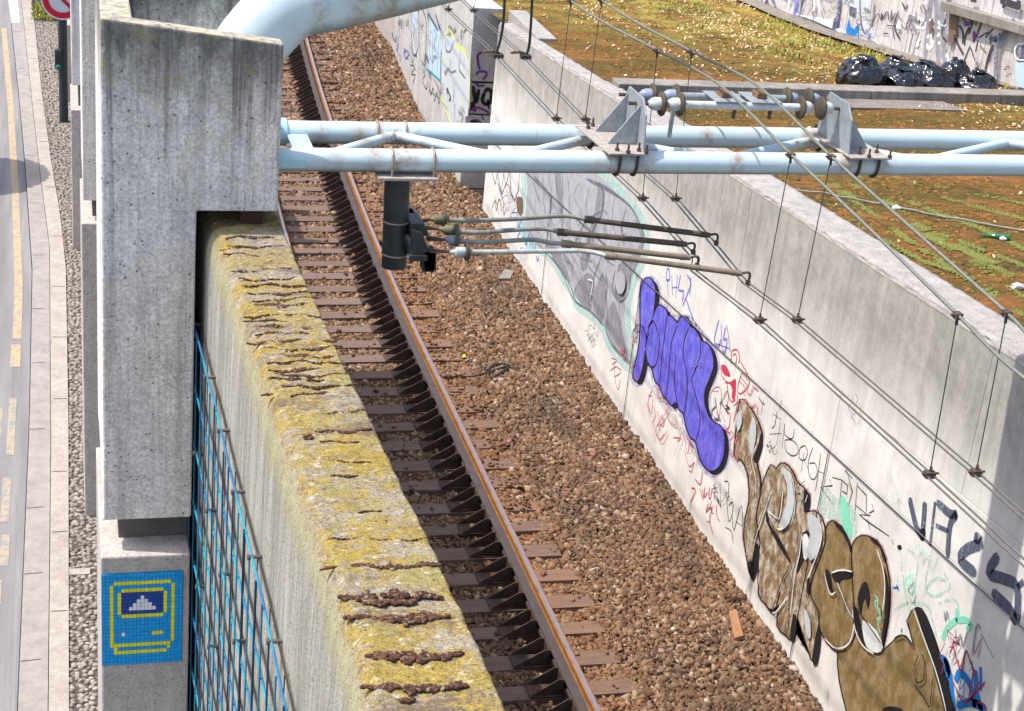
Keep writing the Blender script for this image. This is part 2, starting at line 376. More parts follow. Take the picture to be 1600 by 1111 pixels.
def wood_mat():
    n = NT("tarred_timber", rough=0.9, spec=0.2)
    g = n.noise(1.0, v=n.vec((2.5, 55, 20)), detail=6, rough=0.65)
    c = n.mix(n.ramp(g, [(0.35, 0.0), (0.65, 1.0)]), (0.10, 0.068, 0.055), (0.20, 0.135, 0.105))
    oi = n.t.nodes.new("ShaderNodeObjectInfo")
    c = n.mix(n.ramp(oi.outputs["Random"], [(0.2, 0.0), (0.9, 0.45)]), c, (0.20, 0.145, 0.12))
    x = n.sep()[0]
    rr = n.math('MULTIPLY', n.ramp(oi.outputs["Random"], [(0.0, 0.25), (0.5, 0.8), (1.0, 1.0)]), n.ramp(n.math('SUBTRACT', x, 4.85), [(0.0, 0.0), (0.12, 0.8), (0.45, 0.6), (0.85, 0.3)]))
    rr = n.math('MULTIPLY', rr, n.ramp(n.noise(6, detail=5), [(0.34, 0.25), (0.62, 1.0)]))
    c = n.mix(rr, c, (0.25, 0.115, 0.055))
    c = n.mix(n.ramp(n.noise(1.0, v=n.vec((3, 160, 30)), detail=3), [(0.62, 0.0), (0.7, 0.8)]), c, (0.03, 0.022, 0.018))
    n.color(c); n.bump(g, 0.5, 0.006); return n.m
M['wood'] = wood_mat()
def ballast_mat():
    n = NT("ballast_stone", rough=0.9, spec=0.2)
    ri = n.g.outputs["Random Per Island"]
    c = n.ramp(ri, [(0.0, (0.045, 0.029, 0.021)), (0.16, (0.115, 0.066, 0.041)), (0.36, (0.215, 0.117, 0.066)), (0.5, (0.085, 0.062, 0.046)),
                    (0.66, (0.255, 0.150, 0.086)), (0.80, (0.165, 0.125, 0.092)), (0.92, (0.30, 0.198, 0.122)), (0.985, (0.36, 0.275, 0.19)), (1.0, (0.50, 0.43, 0.345))])
    far = n.ramp(n.noise(0.5, detail=3), [(0.35, 0.0), (0.65, 0.6)])
    c = n.mix(far, c, n.mix(0.4, c, (0.27, 0.135, 0.07)))
    oil = n.ramp(n.noise(0.9, v=n.vec((1.6, .5, 1), loc=(5, 2, 0)), detail=5, rough=0.65), [(0.50, 0.0), (0.66, 0.6)])
    c = n.mix(oil, c, (0.07, 0.05, 0.037))
    x, y, z = n.sep()
    # rust washed off the rail tints the stones beside it
    d = n.math('ABSOLUTE', n.math('SUBTRACT', x, 5.18))
    rf = n.math('MULTIPLY', n.ramp(d, [(0.1, 0.75), (0.62, 0.0)]), n.ramp(n.noise(2.6, detail=5), [(0.35, 0.3), (0.62, 1.0)]))
    c = n.mix(rf, c, n.mix(0.5, c, (0.30, 0.13, 0.05)))
    c = n.mix(1.0, c, n.ramp(n.noise(90, detail=3), [(0.3, 0.75), (0.65, 1.2)]), 'MULTIPLY')
    n.color(c); return n.m
M['ballast'] = ballast_mat()
M['ballast_base'] = NT("ballast_dust", rough=1).color((0.03, 0.02, 0.015)).m
def roof_mat():
    n = NT("moss_covered_roof", rough=1.0, spec=0.1)
    g = n.ramp(n.noise(1.0, v=n.vec((0.5, 1.3, 1)), detail=10, rough=0.75), [(0.38, (0.05, 0.036, 0.016)), (0.45, (0.125, 0.085, 0.026)), (0.52, (0.20, 0.092, 0.030)), (0.61, (0.31, 0.125, 0.042)), (0.72, (0.19, 0.125, 0.042))])
    dk = n.math('ADD', n.math('MULTIPLY', n.noise(5, v=n.vec((0.6, 1.5, 1)), detail=9, rough=0.78), 0.6), n.math('MULTIPLY', n.noise(0.7, v=n.vec((0.5, 1.6, 1), loc=(1, 7, 2)), detail=4), 0.5))
    c = n.mix(n.ramp(dk, [(0.49, 0.0), (0.57, 0.9)]), g, (0.075, 0.064, 0.018))
    c = n.mix(n.ramp(n.noise(17, v=n.vec((.7, 1.4, 1), loc=(3, 3, 3)), detail=7, rough=0.8), [(0.53, 0.0), (0.60, 0.85)]), c, (0.34, 0.145, 0.045))
    c = n.mix(n.ramp(n.noise(11, v=n.vec((.7, 1.4, 1), loc=(8, 3, 3)), detail=7, rough=0.8), [(0.56, 0.0), (0.63, 0.8)]), c, (0.20, 0.19, 0.045))
    x, y, z = n.sep()
    fy = n.ramp(n.math('MULTIPLY', n.math('ADD', n.math('SUBTRACT', y, 21.5), n.math('MULTIPLY', n.math('SUBTRACT', x, 11.5), 1.6)), 0.1), [(0.0, 0.0), (0.8, 0.9)])
    gg = n.math('MULTIPLY', fy, n.ramp(n.noise(1.6, detail=7, rough=0.7), [(0.42, 0.0), (0.58, 1.0)]))
    c = n.mix(gg, c, n.mix(n.ramp(n.noise(7, detail=5), [(0.4, 0.0), (0.6, 1.0)]), (0.42, 0.30, 0.07), (0.26, 0.27, 0.06)))
    c = n.mix(1.0, c, n.ramp(n.noise(60, detail=4, rough=0.7), [(0.3, 0.5), (0.5, 1.0), (0.7, 1.35)]), 'MULTIPLY')
    n.color(c); n.bump(n.noise(30, detail=7, rough=0.75), 0.9, 0.03); return n.m
M['roof'] = roof_mat()
M['moss_green'] = rusty("green_moss", (0.11, 0.125, 0.025), (0.20, 0.21, 0.055), rough=1, scale=30)
def island(name, stops, rough=0.8, spec=0.2):
    n = NT(name, rough=rough, spec=spec); n.color(n.ramp(n.g.outputs["Random Per Island"], stops)); return n.m
M['moss_brown'] = island('brown_moss', [(0.0, (0.03, 0.018, 0.014)), (0.4, (0.075, 0.036, 0.026)), (0.75, (0.12, 0.055, 0.035)), (0.93, (0.17, 0.10, 0.06)), (1.0, (0.28, 0.25, 0.16))], rough=1)
M['leaf_litter'] = island("dry_leaves", [(0.0, (0.42, 0.27, 0.13)), (0.35, (0.62, 0.47, 0.30)), (0.7, (0.75, 0.62, 0.48)), (1.0, (0.40, 0.19, 0.07))])
M['grass'] = island("grass_blades", [(0.0, (0.16, 0.20, 0.04)), (0.4, (0.30, 0.32, 0.07)), (0.75, (0.46, 0.40, 0.11)), (1.0, (0.24, 0.28, 0.06))])
M['leaf_green'] = island("green_leaves", [(0.0, (0.05, 0.12, 0.02)), (0.5, (0.13, 0.26, 0.04)), (1.0, (0.24, 0.38, 0.07))])
def bag_mat():
    n = NT("black_plastic_film", rough=0.16, spec=0.9)
    n.color((0.010, 0.011, 0.014))
    n.bump(n.noise(5, v=n.vec((1, 1, 1.5)), detail=2, rough=0.5, dist=1.2), 0.5, 0.05); return n.m
M['bag'] = bag_mat()
def flat(name, c, var=0.25, rough=0.75, scale=14, spec=0.25):
    n = NT(name, rough=rough, spec=spec)
    n.color(n.mix(n.ramp(n.noise(scale, detail=5), [(0.3, 0.0), (0.7, 1.0)]), c, tuple(k * (1 - var) for k in c))); return n.m
def asphalt():
    n = NT("asphalt", rough=0.9, spec=0.25)
    c = n.mix(n.ramp(n.noise(1.0, v=n.vec((3, 0.25, 1)), detail=5), [(0.35, 0.0), (0.65, 1.0)]), (0.19, 0.18, 0.185), (0.27, 0.26, 0.26))
    c = n.mix(n.ramp(n.noise(1.0, v=n.vec((9, 0.12, 1)), detail=6, rough=0.7), [(0.5, 0.0), (0.66, 0.5)]), c, (0.15, 0.145, 0.15))
    c = n.mix(1.0, c, n.ramp(n.noise(110, detail=2), [(0.3, 0.82), (0.7, 1.12)]), 'MULTIPLY')
    c = n.mix(n.ramp(n.noise(4, detail=6, rough=0.7), [(0.6, 0.0), (0.75, 0.35)]), c, (0.2, 0.19, 0.2))
    n.color(c); n.bump(n.noise(120), 0.2, 0.003); return n.m
M['asphalt'] = asphalt()
M['kerbstone'] = concrete("kerb_stone", (0.34, 0.31, 0.29), (0.265, 0.24, 0.225), streak=0, pits=0, big=3, grain=90, bump=0.2)
M['pavement'] = concrete("pavement_slab", (0.40, 0.36, 0.32), (0.32, 0.28, 0.25), streak=0, pits=0, big=2, grain=80, bump=0.2)
M['cobble'] = island("pebble_stone", [(0.0, (0.17, 0.145, 0.125)), (0.5, (0.27, 0.235, 0.205)), (1.0, (0.36, 0.315, 0.28))], rough=0.75)
def pebble_obj_mat():
    n = NT("pebble", rough=0.7, spec=0.25); oi = n.t.nodes.new("ShaderNodeObjectInfo")
    n.color(n.ramp(oi.outputs["Random"], [(0.0, (0.16, 0.135, 0.115)), (0.5, (0.27, 0.235, 0.205)), (1.0, (0.38, 0.33, 0.295))])); return n.m
M['pebble'] = pebble_obj_mat()
M['mortar'] = flat("mortar", (0.10, 0.085, 0.075), rough=1)
M['soil'] = flat("bare_soil", (0.16, 0.13, 0.09), rough=1)
def worn(name, c, under, amt=0.5, scale=12):
    n = NT(name, rough=0.8)
    n.color(n.mix(n.ramp(n.noise(scale, detail=7, rough=0.7), [(amt - 0.05, 0.0), (amt + 0.08, 1.0)]), c, under)); return n.m
M['yellow_line'] = worn("worn_yellow_paint", (0.42, 0.32, 0.19), (0.26, 0.235, 0.22), 0.52)
M['yellow_faint'] = worn("faded_yellow_paint", (0.36, 0.30, 0.21), (0.245, 0.235, 0.235), 0.49)
M['white_line'] = worn("worn_white_paint", (0.55, 0.57, 0.60), (0.30, 0.30, 0.30), 0.62)
M['rod_shadow'] = flat('shadow_brown', (0.055, 0.04, 0.035))  # dark brown for the drawn-in shadow lines of the lattice
M['rod_shaded'] = flat('shaded_rod_blue', (0.01, 0.075, 0.15))  # darker copy of the rod blue, painting the uprights as shaded
def rod_blue():
    n = NT("blue_rod_paint", rough=0.45, spec=0.4)
    n.color(n.mix(n.ramp(n.noise(2.5, detail=4), [(0.4, 0.0), (0.6, 1.0)]), (0.015, 0.12, 0.27), (0.02, 0.25, 0.34))); return n.m
M['rod_blue'] = rod_blue()
M['spacer'] = flat("spacer_steel", (0.13, 0.11, 0.10))

# ================================================================== THE SETTING
GZ = -0.3
def sheet(name, pts, z, mat, kind='structure', parent=None, y_sub=None):
    b = MB(); n = len(pts); b.add([(x, y, z) for x, y in pts], [tuple(range(n))]); return b.build(name, mat, parent, kind=kind)
def strip(name, left, right, z, mat, depth=0.0, kind='structure'):
    """left/right: functions of y; closed slab if depth"""
    b = MB(); ys = np.arange(2.0, 60.1, 1.0); n = len(ys)
    vs = []
    for y in ys: vs += [(left(y), y, z), (right(y), y, z)]
    fs = [(2*i, 2*i+1, 2*i+3, 2*i+2) for i in range(n-1)]
    if depth:
        k = len(vs)
        for y in ys: vs += [(left(y), y, z - depth)]
        fs += [(2*i, 2*i+2, k+i+1, k+i) for i in range(n-1)]
    b.add(vs, fs); return b.build(name, mat, kind=kind)
def interp(tab):
    ys = [t[0] for t in tab]; xs = [t[1] for t in tab]
    return lambda y: float(np.interp(y, ys, xs))
tag(MB().add([(-300,-200,-0.75),(300,-200,-0.75),(300,400,-0.75),(-300,400,-0.75)], [(0,1,2,3)]).build('ground', M['soil']), kind='structure')
l1 = interp([(2,-0.56),(14.4,-0.54),(20.5,-0.52),(26,-0.555),(31.5,-0.755),(36,-0.95),(43.3,-1.29),(60,-2.1)])
l2 = interp([(2,-0.26),(14.5,-0.25),(19.8,-0.245),(27,-0.29),(31,-0.48),(36.4,-0.71),(43,-0.98),(60,-1.7)])
l3 = interp([(2,-0.05),(14.3,-0.05),(20.4,-0.02),(26,-0.03),(28.5,-0.11),(31.5,-0.27),(36.4,-0.485),(42.5,-0.70),(60,-1.4)])
strip('road', lambda y: -40.0, lambda y: l1(y) - 0.012, GZ - 0.06, M['asphalt'])
strip('kerb', l1, lambda y: l2(y) - 0.008, GZ, M['kerbstone'], depth=0.1)
strip('pavement', l2, lambda y: l3(y) - 0.006, GZ + 0.006, M['pavement'], depth=0.03)
strip('cobble_bed', l3, lambda y: 1.4, GZ - 0.03, M['mortar'], depth=0.0)
# cross joints of the kerb stones and slabs: thin sunk lines cut as dark strips of filler
jb = MB()
for y in [14.9, 16.6, 18.1, 20.2, 22.3, 24.3, 26.6, 29.2, 32, 35, 38.5, 42]:
    jb.add([(l1(y)+.01, y, GZ+.003), (l2(y)-.08, y+.02, GZ+.003), (l2(y)-.08, y+.035, GZ+.003), (l1(y)+.01, y+.015, GZ+.003)], [(0,1,2,3)])
    jb.add([(l2(y)+.02, y+.9, GZ+.0095), (l3(y)-.02, y+.9, GZ+.0095), (l3(y)-.02, y+.915, GZ+.0095), (l2(y)+.02, y+.915, GZ+.0095)], [(0,1,2,3)])
jb.build('kerb_joint', M['mortar'], kind='structure')
# worn markings
yl = MB()
ycen = interp([(22.3,-0.735),(25.3,-0.755),(29.9,-0.905),(35.8,-1.13),(43,-1.47),(50,-1.85)])
def seg(mb, y0, y1, wd, dx=0.0, z=GZ-0.056):
    ys = np.linspace(y0, y1, max(2, int((y1-y0)/0.7)+1))
    for a, b_ in zip(ys[:-1], ys[1:]):
        mb.add([(ycen(a)-wd/2+dx, a, z), (ycen(a)+wd/2+dx, a, z), (ycen(b_)+wd/2+dx, b_, z), (ycen(b_)-wd/2+dx, b_, z)], [(0,1,2,3)])
seg(yl, 23.3, 42.6, 0.125); seg(yl, 22.3, 23.1, 0.14, -0.01)
tag(yl.build('road_marking', M['yellow_line']), kind='structure')
yf = MB()
for y0, y1, x0, x1 in [(19.6,21.3,-0.80,-0.70),(17.9,19.0,-0.82,-0.72),(16.9,17.6,-0.80,-0.70),(16.1,16.6,-0.84,-0.76),(15.1,15.8,-0.86,-0.78),(20.1,21.0,-0.93,-0.87)]:
    yf.add([(x0,y0,GZ-.056),(x1,y0,GZ-.056),(x1,y1,GZ-.056),(x0,y1,GZ-.056)], [(0,1,2,3)])
yf.build('road_marking', M['yellow_faint'], kind='structure')
wm = MB(); wm.add([(-1.28,42.9,GZ+.006),(-1.07,42.9,GZ+.006),(-1.2,46,GZ+.006),(-1.44,46,GZ+.006)], [(0,1,2,3)])
wm.build('kerb_marking', M['white_line'], kind='structure')

# pebbles set on edge beside the pavement
def pebble_mesh(name, sx, sy, sz):
    b = MB(); rings = [(0, sz*.25, 1.0), (0, sz*.75, .82), (0, sz, .42)]; n = 7; vs = []
    for _, z, k in rings: vs += [(sx*k*math.cos(a*2*math.pi/n), sy*k*math.sin(a*2*math.pi/n), z) for a in range(n)]
    fs = [(i, (i+1) % n, (i+1) % n+n, i+n) for i in range(n)] + [(i+n, (i+1) % n+n, (i+1) % n+2*n, i+2*n) for i in range(n)] + [tuple(range(2*n, 3*n))]
    me = bpy.data.meshes.new(name); me.from_pydata(vs, [], fs); me.materials.append(M['pebble'])
    me.polygons.foreach_set("use_smooth", [True]*len(me.polygons)); return me
pav = thing('cobble_paving', None, None);
pav['kind'] = 'structure'; pav['label'] = 'strip of grey pebbles set on edge between the pavement and the concrete piers'
peb = [pebble_mesh('cobble', .036*random.uniform(.8,1.25), .024*random.uniform(.85,1.2), .03*random.uniform(.8,1.3)) for _ in range(5)]
spots = []
y = 14.0
while y < 43.2:
    x = l3(y) + .03
    while x < min(0.30, l3(y) + 0.75):
        if not (16.55 < y < 16.68): spots.append((x + random.uniform(-.028,.028), y + random.uniform(-.022,.022)))
        x += .068
    y += .052
pb = MB()
for i, (x, yy) in enumerate(spots):
    if i < 300:
        o = bpy.data.objects.new('cobble', random.choice(peb)); COL.objects.link(o); o.parent = pav
        o.location = (x, yy, GZ-.032 + random.uniform(-.006,.006)); o.rotation_euler = (random.uniform(-.2,.2), random.uniform(-.25,.25), random.uniform(-.6,.6))
    else:
        me = random.choice(peb); a = random.uniform(-.6,.6); ca, sa = math.cos(a), math.sin(a); k = random.uniform(.8,1.25)
        pb.add([(x+(v.co.x*ca-v.co.y*sa)*k, yy+(v.co.x*sa+v.co.y*ca)*k, GZ-.032+v.co.z*random.uniform(.95,1.05)) for v in me.vertices], [tuple(p.vertices) for p in me.polygons])
o = pb.build('cobble', M['cobble'], pav, smooth=True, kind='stuff')
MB().box(-.04, .19, 16.55, 16.68, GZ-.03, GZ+.004).build('concrete_band', M['pavement'], pav, bevel=.004)

# ------------------------------------------------------------------ rail line
def rx(y): return 4.98 + (0.006 * (y - 22) ** 1.67 if y > 22 else 0.0)
YS = list(np.arange(9.0, 22, 1.0)) + list(np.arange(22, 60, 1.0))
track = thing('railway_track', 'curving railway track with rusty rail, check rail and tarred wooden sleepers on brown ballast', 'railway track', (4.2, 12, 0))
def sweep(name, prof, dx, mat, parent, ys=YS, closed=True, label=None):
    b = MB(); n = len(prof); vs = []
    for yy in ys: vs += [(rx(yy) + dx + u, yy, v) for u, v in prof]
    fs = []
    for i in range(len(ys) - 1):
        for k in range(n if closed else n - 1):
            k2 = (k + 1) % n; fs.append((i*n+k, i*n+k2, (i+1)*n+k2, (i+1)*n+k))
    if closed: fs += [tuple(range(n)), tuple(reversed(range((len(ys)-1)*n, len(ys)*n)))]
    b.add(vs, fs); return b.build(name, mat, parent, label=label)
RAILP = [(-.07,.012),(.07,.012),(.07,.022),(.012,.04),(.009,.125),(.034,.135),(.036,.160),(.028,.168),(-.028,.168),(-.036,.160),(-.034,.135),(-.009,.125),(-.012,.04),(-.07,.022)]
rail_r = sweep('rail', RAILP, 0, M['rail_side'], track)
sweep('running_surface', [(-.016,.1665),(-.016,.1695),(.018,.1695),(.018,.1665)], 0, M['rail_top'], rail_r)
rail_l = sweep('rail', RAILP, -1.50, M['rail_side'], track)
sweep('running_surface', [(-.018,.1665),(-.018,.1695),(.016,.1695),(.016,.1665)], -1.50, M['rail_top'], rail_l)
sweep('check_rail', [(-.05,.195),(.05,.195),(.05,.17),(.02,.16),(.012,.10),(.03,.09),(.03,.06),(-.03,.06),(-.03,.09),(-.012,.10),(-.03,.165),(-.05,.175)], -0.155, M['check'], track,
      label='flat brown check rail on triangular black brackets')
# sleepers
SP = 0.55; sleeper_me = []
for k in range(4):
    b = MB(); L = 2.62
    b.box(-L/2, L/2, -.125, .125, -.13, 0.0)
    me = bpy.data.meshes.new('sleeper'); me.from_pydata(b.v, [], b.f); me.materials.append(M['wood'])
    for v in me.vertices: v.co.x += random.uniform(-.015,.015); v.co.y += random.uniform(-.008,.008)
    sleeper_me.append(me)
bp = MB()      # bracket mesh: two gusset plates, back plate
for s_ in (-.11, .11):
    bp.prism([(-.36,.012),(-.002,.012),(-.002,.185),(-.03,.20),(-.06,.20)], 1, s_-.006, s_+.006)
bp.box(-.014, -.002, -.104, .104, .014, .185); bp.box(-.36, .02, -.13, .13, 0.0, .012)
bme = bpy.data.meshes.new('bracket'); bme.from_pydata(bp.v, [], bp.f); bme.materials.append(M['bracket'])
cp = MB(); cp.box(-.11,.11,-.09,.09,0,.012)
for sx in (-1,1): cp.box(sx*.085-.02, sx*.085+.02, -.05,.05,.012,.035); cp.tube([(sx*.085,0,.03),(sx*.085,0,.06)], .013, 6)
cme = bpy.data.meshes.new('rail_clip'); cme.from_pydata(cp.v, [], cp.f); cme.materials.append(M['rail_side'])
y = 9.52
sleeper_ys = []
while y < 50:
    sleeper_ys.append(y); cx = rx(y) - 0.75 + random.uniform(-.04, .05)
    o = bpy.data.objects.new('sleeper', random.choice(sleeper_me)); COL.objects.link(o); o.parent = track
    o.location = Vector((cx, y + random.uniform(-.012,.012), random.uniform(-.012,.002))) - Vector(world_loc(track)); o.rotation_euler = (random.uniform(-.02,.02), 0, random.uniform(-.02,.02)); o.scale = (1, random.uniform(.88,1.08), 1)
    o = bpy.data.objects.new('bracket', bme); COL.objects.link(o); o.parent = track
    o.location = Vector((rx(y) - .205, y + random.uniform(-.012,.012), 0.004)) - Vector(world_loc(track)); o.rotation_euler = (0, 0, random.uniform(-.03,.03)); o.scale = (random.uniform(.93,1.06), random.uniform(.9,1.06), 1)
    for dxx in (0, -1.5):
        if dxx:
            o = bpy.data.objects.new('rail_clip', cme); COL.objects.link(o); o.parent = track
            o.location = Vector((rx(y)+dxx, y, 0.002)) - Vector(world_loc(track))
    y += SP
# ballast: base sheet and stones
def wbase(y):   # foot of the right-hand wall
    return float(np.interp(y, [0, 28.3, 28.31, 29.7, 32.35, 35.2, 38.6, 42.5, 45, 60], [7.42, 7.42, 7.9, 7.30, 7.38, 7.52, 7.77, 8.07, 8.3, 9.9]))
tag(MB().add([(1.2,3,-.085),(9.9,3,-.085),(9.9,60,-.085),(1.2,60,-.085)], [(0,1,2,3)]).build('ballast_bed', M['ballast_base']), kind='structure')
def ballast_h(x, y):
    # between the sleepers the stones lie a little lower, towards the wall they rise and fall gently
    h = -0.055 + 0.028 * noise.noise(Vector((x * 1.3, y * 1.3, 0))) + 0.015 * noise.noise(Vector((x * 4, y * 4, 5)))
    if x > rx(y) + .5: h += 0.025 * min(1, (x - rx(y) - .5) / .1)
    if x > rx(y) + .7: h += 0.005 + 0.03 * max(0, 1 - abs(x - rx(y) - 1.0))
    return h
cube = np.array([(-1,-1,-1),(1,-1,-1),(1,1,-1),(-1,1,-1),(-1,-1,1),(1,-1,1),(1,1,1),(-1,1,1)], float)
cf = np.array([(0,3,2,1),(4,5,6,7),(0,1,5,4),(1,2,6,5),(2,3,7,6),(3,0,4,7)])
def scatter_stones(name, P, S, mat, flat_=.62, parent=None):
    n = len(P)
    v = cube[None] * (1 + rng.uniform(-.48, .25, (n, 8, 3)))
    v *= (S[:, None, None] * rng.uniform(.55, 1.35, (n, 1, 3))) * np.array([1, 1, flat_])
    # random rotation
    q = rng.normal(size=(n, 4)); q[:, 1:3] *= .45; q /= np.linalg.norm(q, axis=1)[:, None]
    a, b, c, d = q.T
    R = np.stack([np.stack([1-2*(c*c+d*d), 2*(b*c-a*d), 2*(b*d+a*c)], 1), np.stack([2*(b*c+a*d), 1-2*(b*b+d*d), 2*(c*d-a*b)], 1), np.stack([2*(b*d-a*c), 2*(c*d+a*b), 1-2*(b*b+c*c)], 1)], 1)
    v = np.einsum('nij,nkj->nki', R, v) + P[:, None, :]
    f = (cf[None] + (np.arange(n) * 8)[:, None, None]).reshape(-1, 4)
    return np_mesh(name, v.reshape(-1, 3), f, mat, parent)
P = []; S = []
def rows(y0, y1, step, size):
    y = y0
    while y < y1:
        x = 2.6 if y < 12 else max(3.2, rx(y) - 2.3); xe = wbase(y) - .02
        # offset from nearest sleeper
        d = min(abs(y - s) for s in (sleeper_ys[int(np.clip(round((y - sleeper_ys[0]) / SP), 0, len(sleeper_ys)-1))],))
        while x < xe:
            xx = x + random.uniform(-.5,.5) * step; yy = y + random.uniform(-.5,.5) * step
            on_slp = d < .13 and rx(y) - 2.08 < xx < rx(y) + .46 + .14 * math.sin(round((y - 9.52) / SP) * 2.7) + random.uniform(-.03, .03)
            near_rail = abs(xx - rx(y)) < .075 or -.31 < xx - rx(y) < -.08
            s = size * random.choice([.45,.6,.75,.9,1,1.15,1.35,1.7])
            h = ballast_h(xx, yy)
            if near_rail: x += step; continue
            if on_slp:
                if random.random() < (.012 if xx < rx(y) - .3 else (.02 if y < 17 else .20 + .25 * noise.noise(Vector((round((y - 9.52) / SP) * 1.7, xx * 2, 0)))) if xx < rx(y) + .35 else (.09 if y < 17 else .6)): P.append((xx, yy, .008)); S.append(s*.8)
            else: P.append((xx, yy, h + random.uniform(-.008,.010))); S.append(s)
            x += step
        y += step
rows(11.6, 18, .0325, .0240); rows(18, 25, .0345, .0250); rows(25, 33, .044, .030); rows(33, 46, .055, .034)
for _ in range(21000):       # the side strip towards the left wall, seen only from further right
    yy = 9 + 34 * random.random(); xx = random.uniform(1.36, max(3.25, rx(yy) - 2.1))
    if any(True for s in (sleeper_ys[int(np.clip(round((yy - sleeper_ys[0]) / SP), 0, len(sleeper_ys)-1))],) if abs(yy - s) < .13 and xx > rx(yy) - 2.06): continue
    P.append((xx, yy, ballast_h(xx, yy))); S.append(random.uniform(.022, .042))
ballast = scatter_stones('ballast', np.array(P), np.array(S), M['ballast'])
tag(ballast, 'red brown crushed stone ballast around and beside the track', kind='stuff')
# a few larger loose pieces
def loose(name, pts, z0, th, mat, label, cat):
    P3 = [atz(px, py, z0) for px, py in pts]; c = np.mean(P3, axis=0)
    b = MB(); b.prism([(p[0], p[1]) for p in P3], 2, z0, z0 + th); return tag(b.build(name, mat, loc=(c[0], c[1], z0), bevel=.004), label, cat)
loose('stone_slab', [(778,437),(797,437),(803,425),(788,422)], .0, .03, M['kerb'], 'flat grey stone slab lying alone on the ballast by the grey graffiti', 'stone')
loose('wood_offcut', [(1147,1002),(1161,998),(1150,957),(1138,960)], .0, .05, rusty("orange_timber", (.36,.19,.10), (.26,.13,.07), scale=12), 'orange brown wood offcut lying on the ballast at the foot of the graffiti wall', 'wood')
wr = MB()
for pts in [[(738,588),(765,580),(790,572),(797,570)],[(765,592),(780,583),(796,573)],[(762,578),(772,569),(790,568),(796,571)]]:
    wr.tube([atz(px, py, .035) for px, py in smooth_pts(pts, 4)], .016, 6)
tag(wr.build('scrap_metal', M['black'], loc=tuple(atz(770,580,0))), 'bent dark scrap of metal strip lying on the ballast beside the sleepers', 'scrap')
loose('plastic_scrap', [(722,559),(728,558),(727,553),(723,554)], .012, .01, flat("yellow_plastic", (.62,.55,.05)), 'small yellow scrap at the end of a sleeper', 'litter')
wd = MB()
def weed(mb, c, n, h, spread):
    for _ in range(n):
        a = random.uniform(0, 6.28); r = random.uniform(0, spread); p = Vector((c[0]+r*math.cos(a), c[1]+r*math.sin(a), c[2])); hh = h*random.uniform(.4,1); 
        d = Vector((random.uniform(-1,1), random.uniform(-1,1), 0)) * hh * .7; s = Vector((-d.y, d.x, 0)); s = s.normalized() * hh * .22 if s.length > 0 else Vector((.01,0,0))
        mb.add([p - s*.3, p + s*.3, p + d*.6 + s + Vector((0,0,hh*.7)), p + d + Vector((0,0,hh))], [(0,1,2,3)])
for (px, py), n, h in [((650,152),60,.14),((645,125),40,.1),((608,75),50,.12),((625,40),60,.14),((712,282),50,.14),((700,262),30,.1),((660,190),20,.08),((603,30),40,.12)]:
    c = atz(px, py, -.06); weed(wd, c, n, h, .22)
tag(wd.build('weeds', M['grass']), 'small green weeds growing where ballast meets the far wall', kind='stuff')

# ================================================================== PIERS
def jitter_top(z, x): return z - (x - .2) * .105
def pier(Y0, dz, label, gz, ylow, loc_group='concrete piers along the pavement', full=True, dx=0.0, ztop_=7.53):
    t = thing('concrete_pier', label, 'pier', (.5 + dx, Y0, gz), loc_group)
    def zz(z): return z + dz
    b = MB()
    D = 1.65
    X0 = .20 + dx; X1 = 1.27 + dx; XM = .77 + dx
    def lp(y0, y1, top=ztop_, cut=True):
        b.prism([(X0, zz(4.19)), (XM, zz(4.19)), (XM, zz(6.35)), (X1, zz(6.35)), (X1, zz(top - .12)), (X0, zz(top))], 1, y0, y1)
    lp(Y0, Y0 + .14)
    lp(Y0 + D - .2, Y0 + D, ztop_ - .04)
    b.box(X0 + .003, X0 + .19, Y0 + .14, Y0 + D - .2, zz(4.20), zz(ztop_ - .03))
    b.box(X0 + .19, XM - .004, Y0 + .14, Y0 + D - .2, zz(4.20), zz(6.9))
    b.box(XM - .004, X1 - .004, Y0 + .14, Y0 + D - .2, zz(6.36), zz(6.9))
    b.build('shaft', M['pier'], t, bevel=.014)
    b = MB(); b.box(X0 + .10, XM - .01, Y0 + .15, Y0 + D - .3, ylow + .0, zz(4.188)); b.build('bearing', M['dark_conc'], t, bevel=.006)
    b = MB(); b.box(X0 - .02, XM - .01, Y0 - .10, Y0 + D - .15, gz - .1, ylow); b.build('pedestal', M['pier_low'], t, bevel=.012)
    return t
P1_ = pier(9.85, 0.0, 'tall grey concrete pier above the blue tile mosaic, nearest of the row', GZ, 3.97)
p2 = pier(18.0, -0.58, 'second concrete pier from the viewer, half hidden behind the nearest pier', GZ, 3.38, dx=-.03)
p3 = pier(27.0, -1.72, 'third concrete pier from the viewer, beside the pebble strip and signpost', GZ, 2.09, dx=-.10)
p4 = pier(36.0, -2.4, 'farthest concrete pier of the row, mostly hidden behind the road sign', GZ, 1.35, dx=-.18)

# tile mosaic: about 24 x 32 small tiles
mos = thing('tile_mosaic', 'blue square tile mosaic with yellow frame lines and small white blocks on a navy panel', 'mosaic', (.45, 9.75, 3.48))
NX, NZ_ = 21, 25; X0, X1, Z0, Z1 = .185, .712, 3.125, 3.842
tw, th = (X1 - X0) / NX, (Z1 - Z0) / NZ_
grid = [['b'] * NX for _ in range(NZ_)]         # row 0 = top
def hl(r, c0, c1, ch='y'):
    for c in range(c0, c1 + 1): grid[r][c] = ch
def vl(c, r0, r1, ch='y'):
    for r in range(r0, r1 + 1): grid[r][c] = ch
hl(2, 3, 17); vl(2, 3, 19); vl(18, 3, 18); hl(19, 3, 17); vl(3, 20, 21); vl(17, 20, 20); hl(21, 4, 16)
hl(4, 5, 15); vl(4, 5, 10); vl(16, 5, 10); hl(11, 5, 15)
for r in range(5, 11): hl(r, 5, 15, 'n')
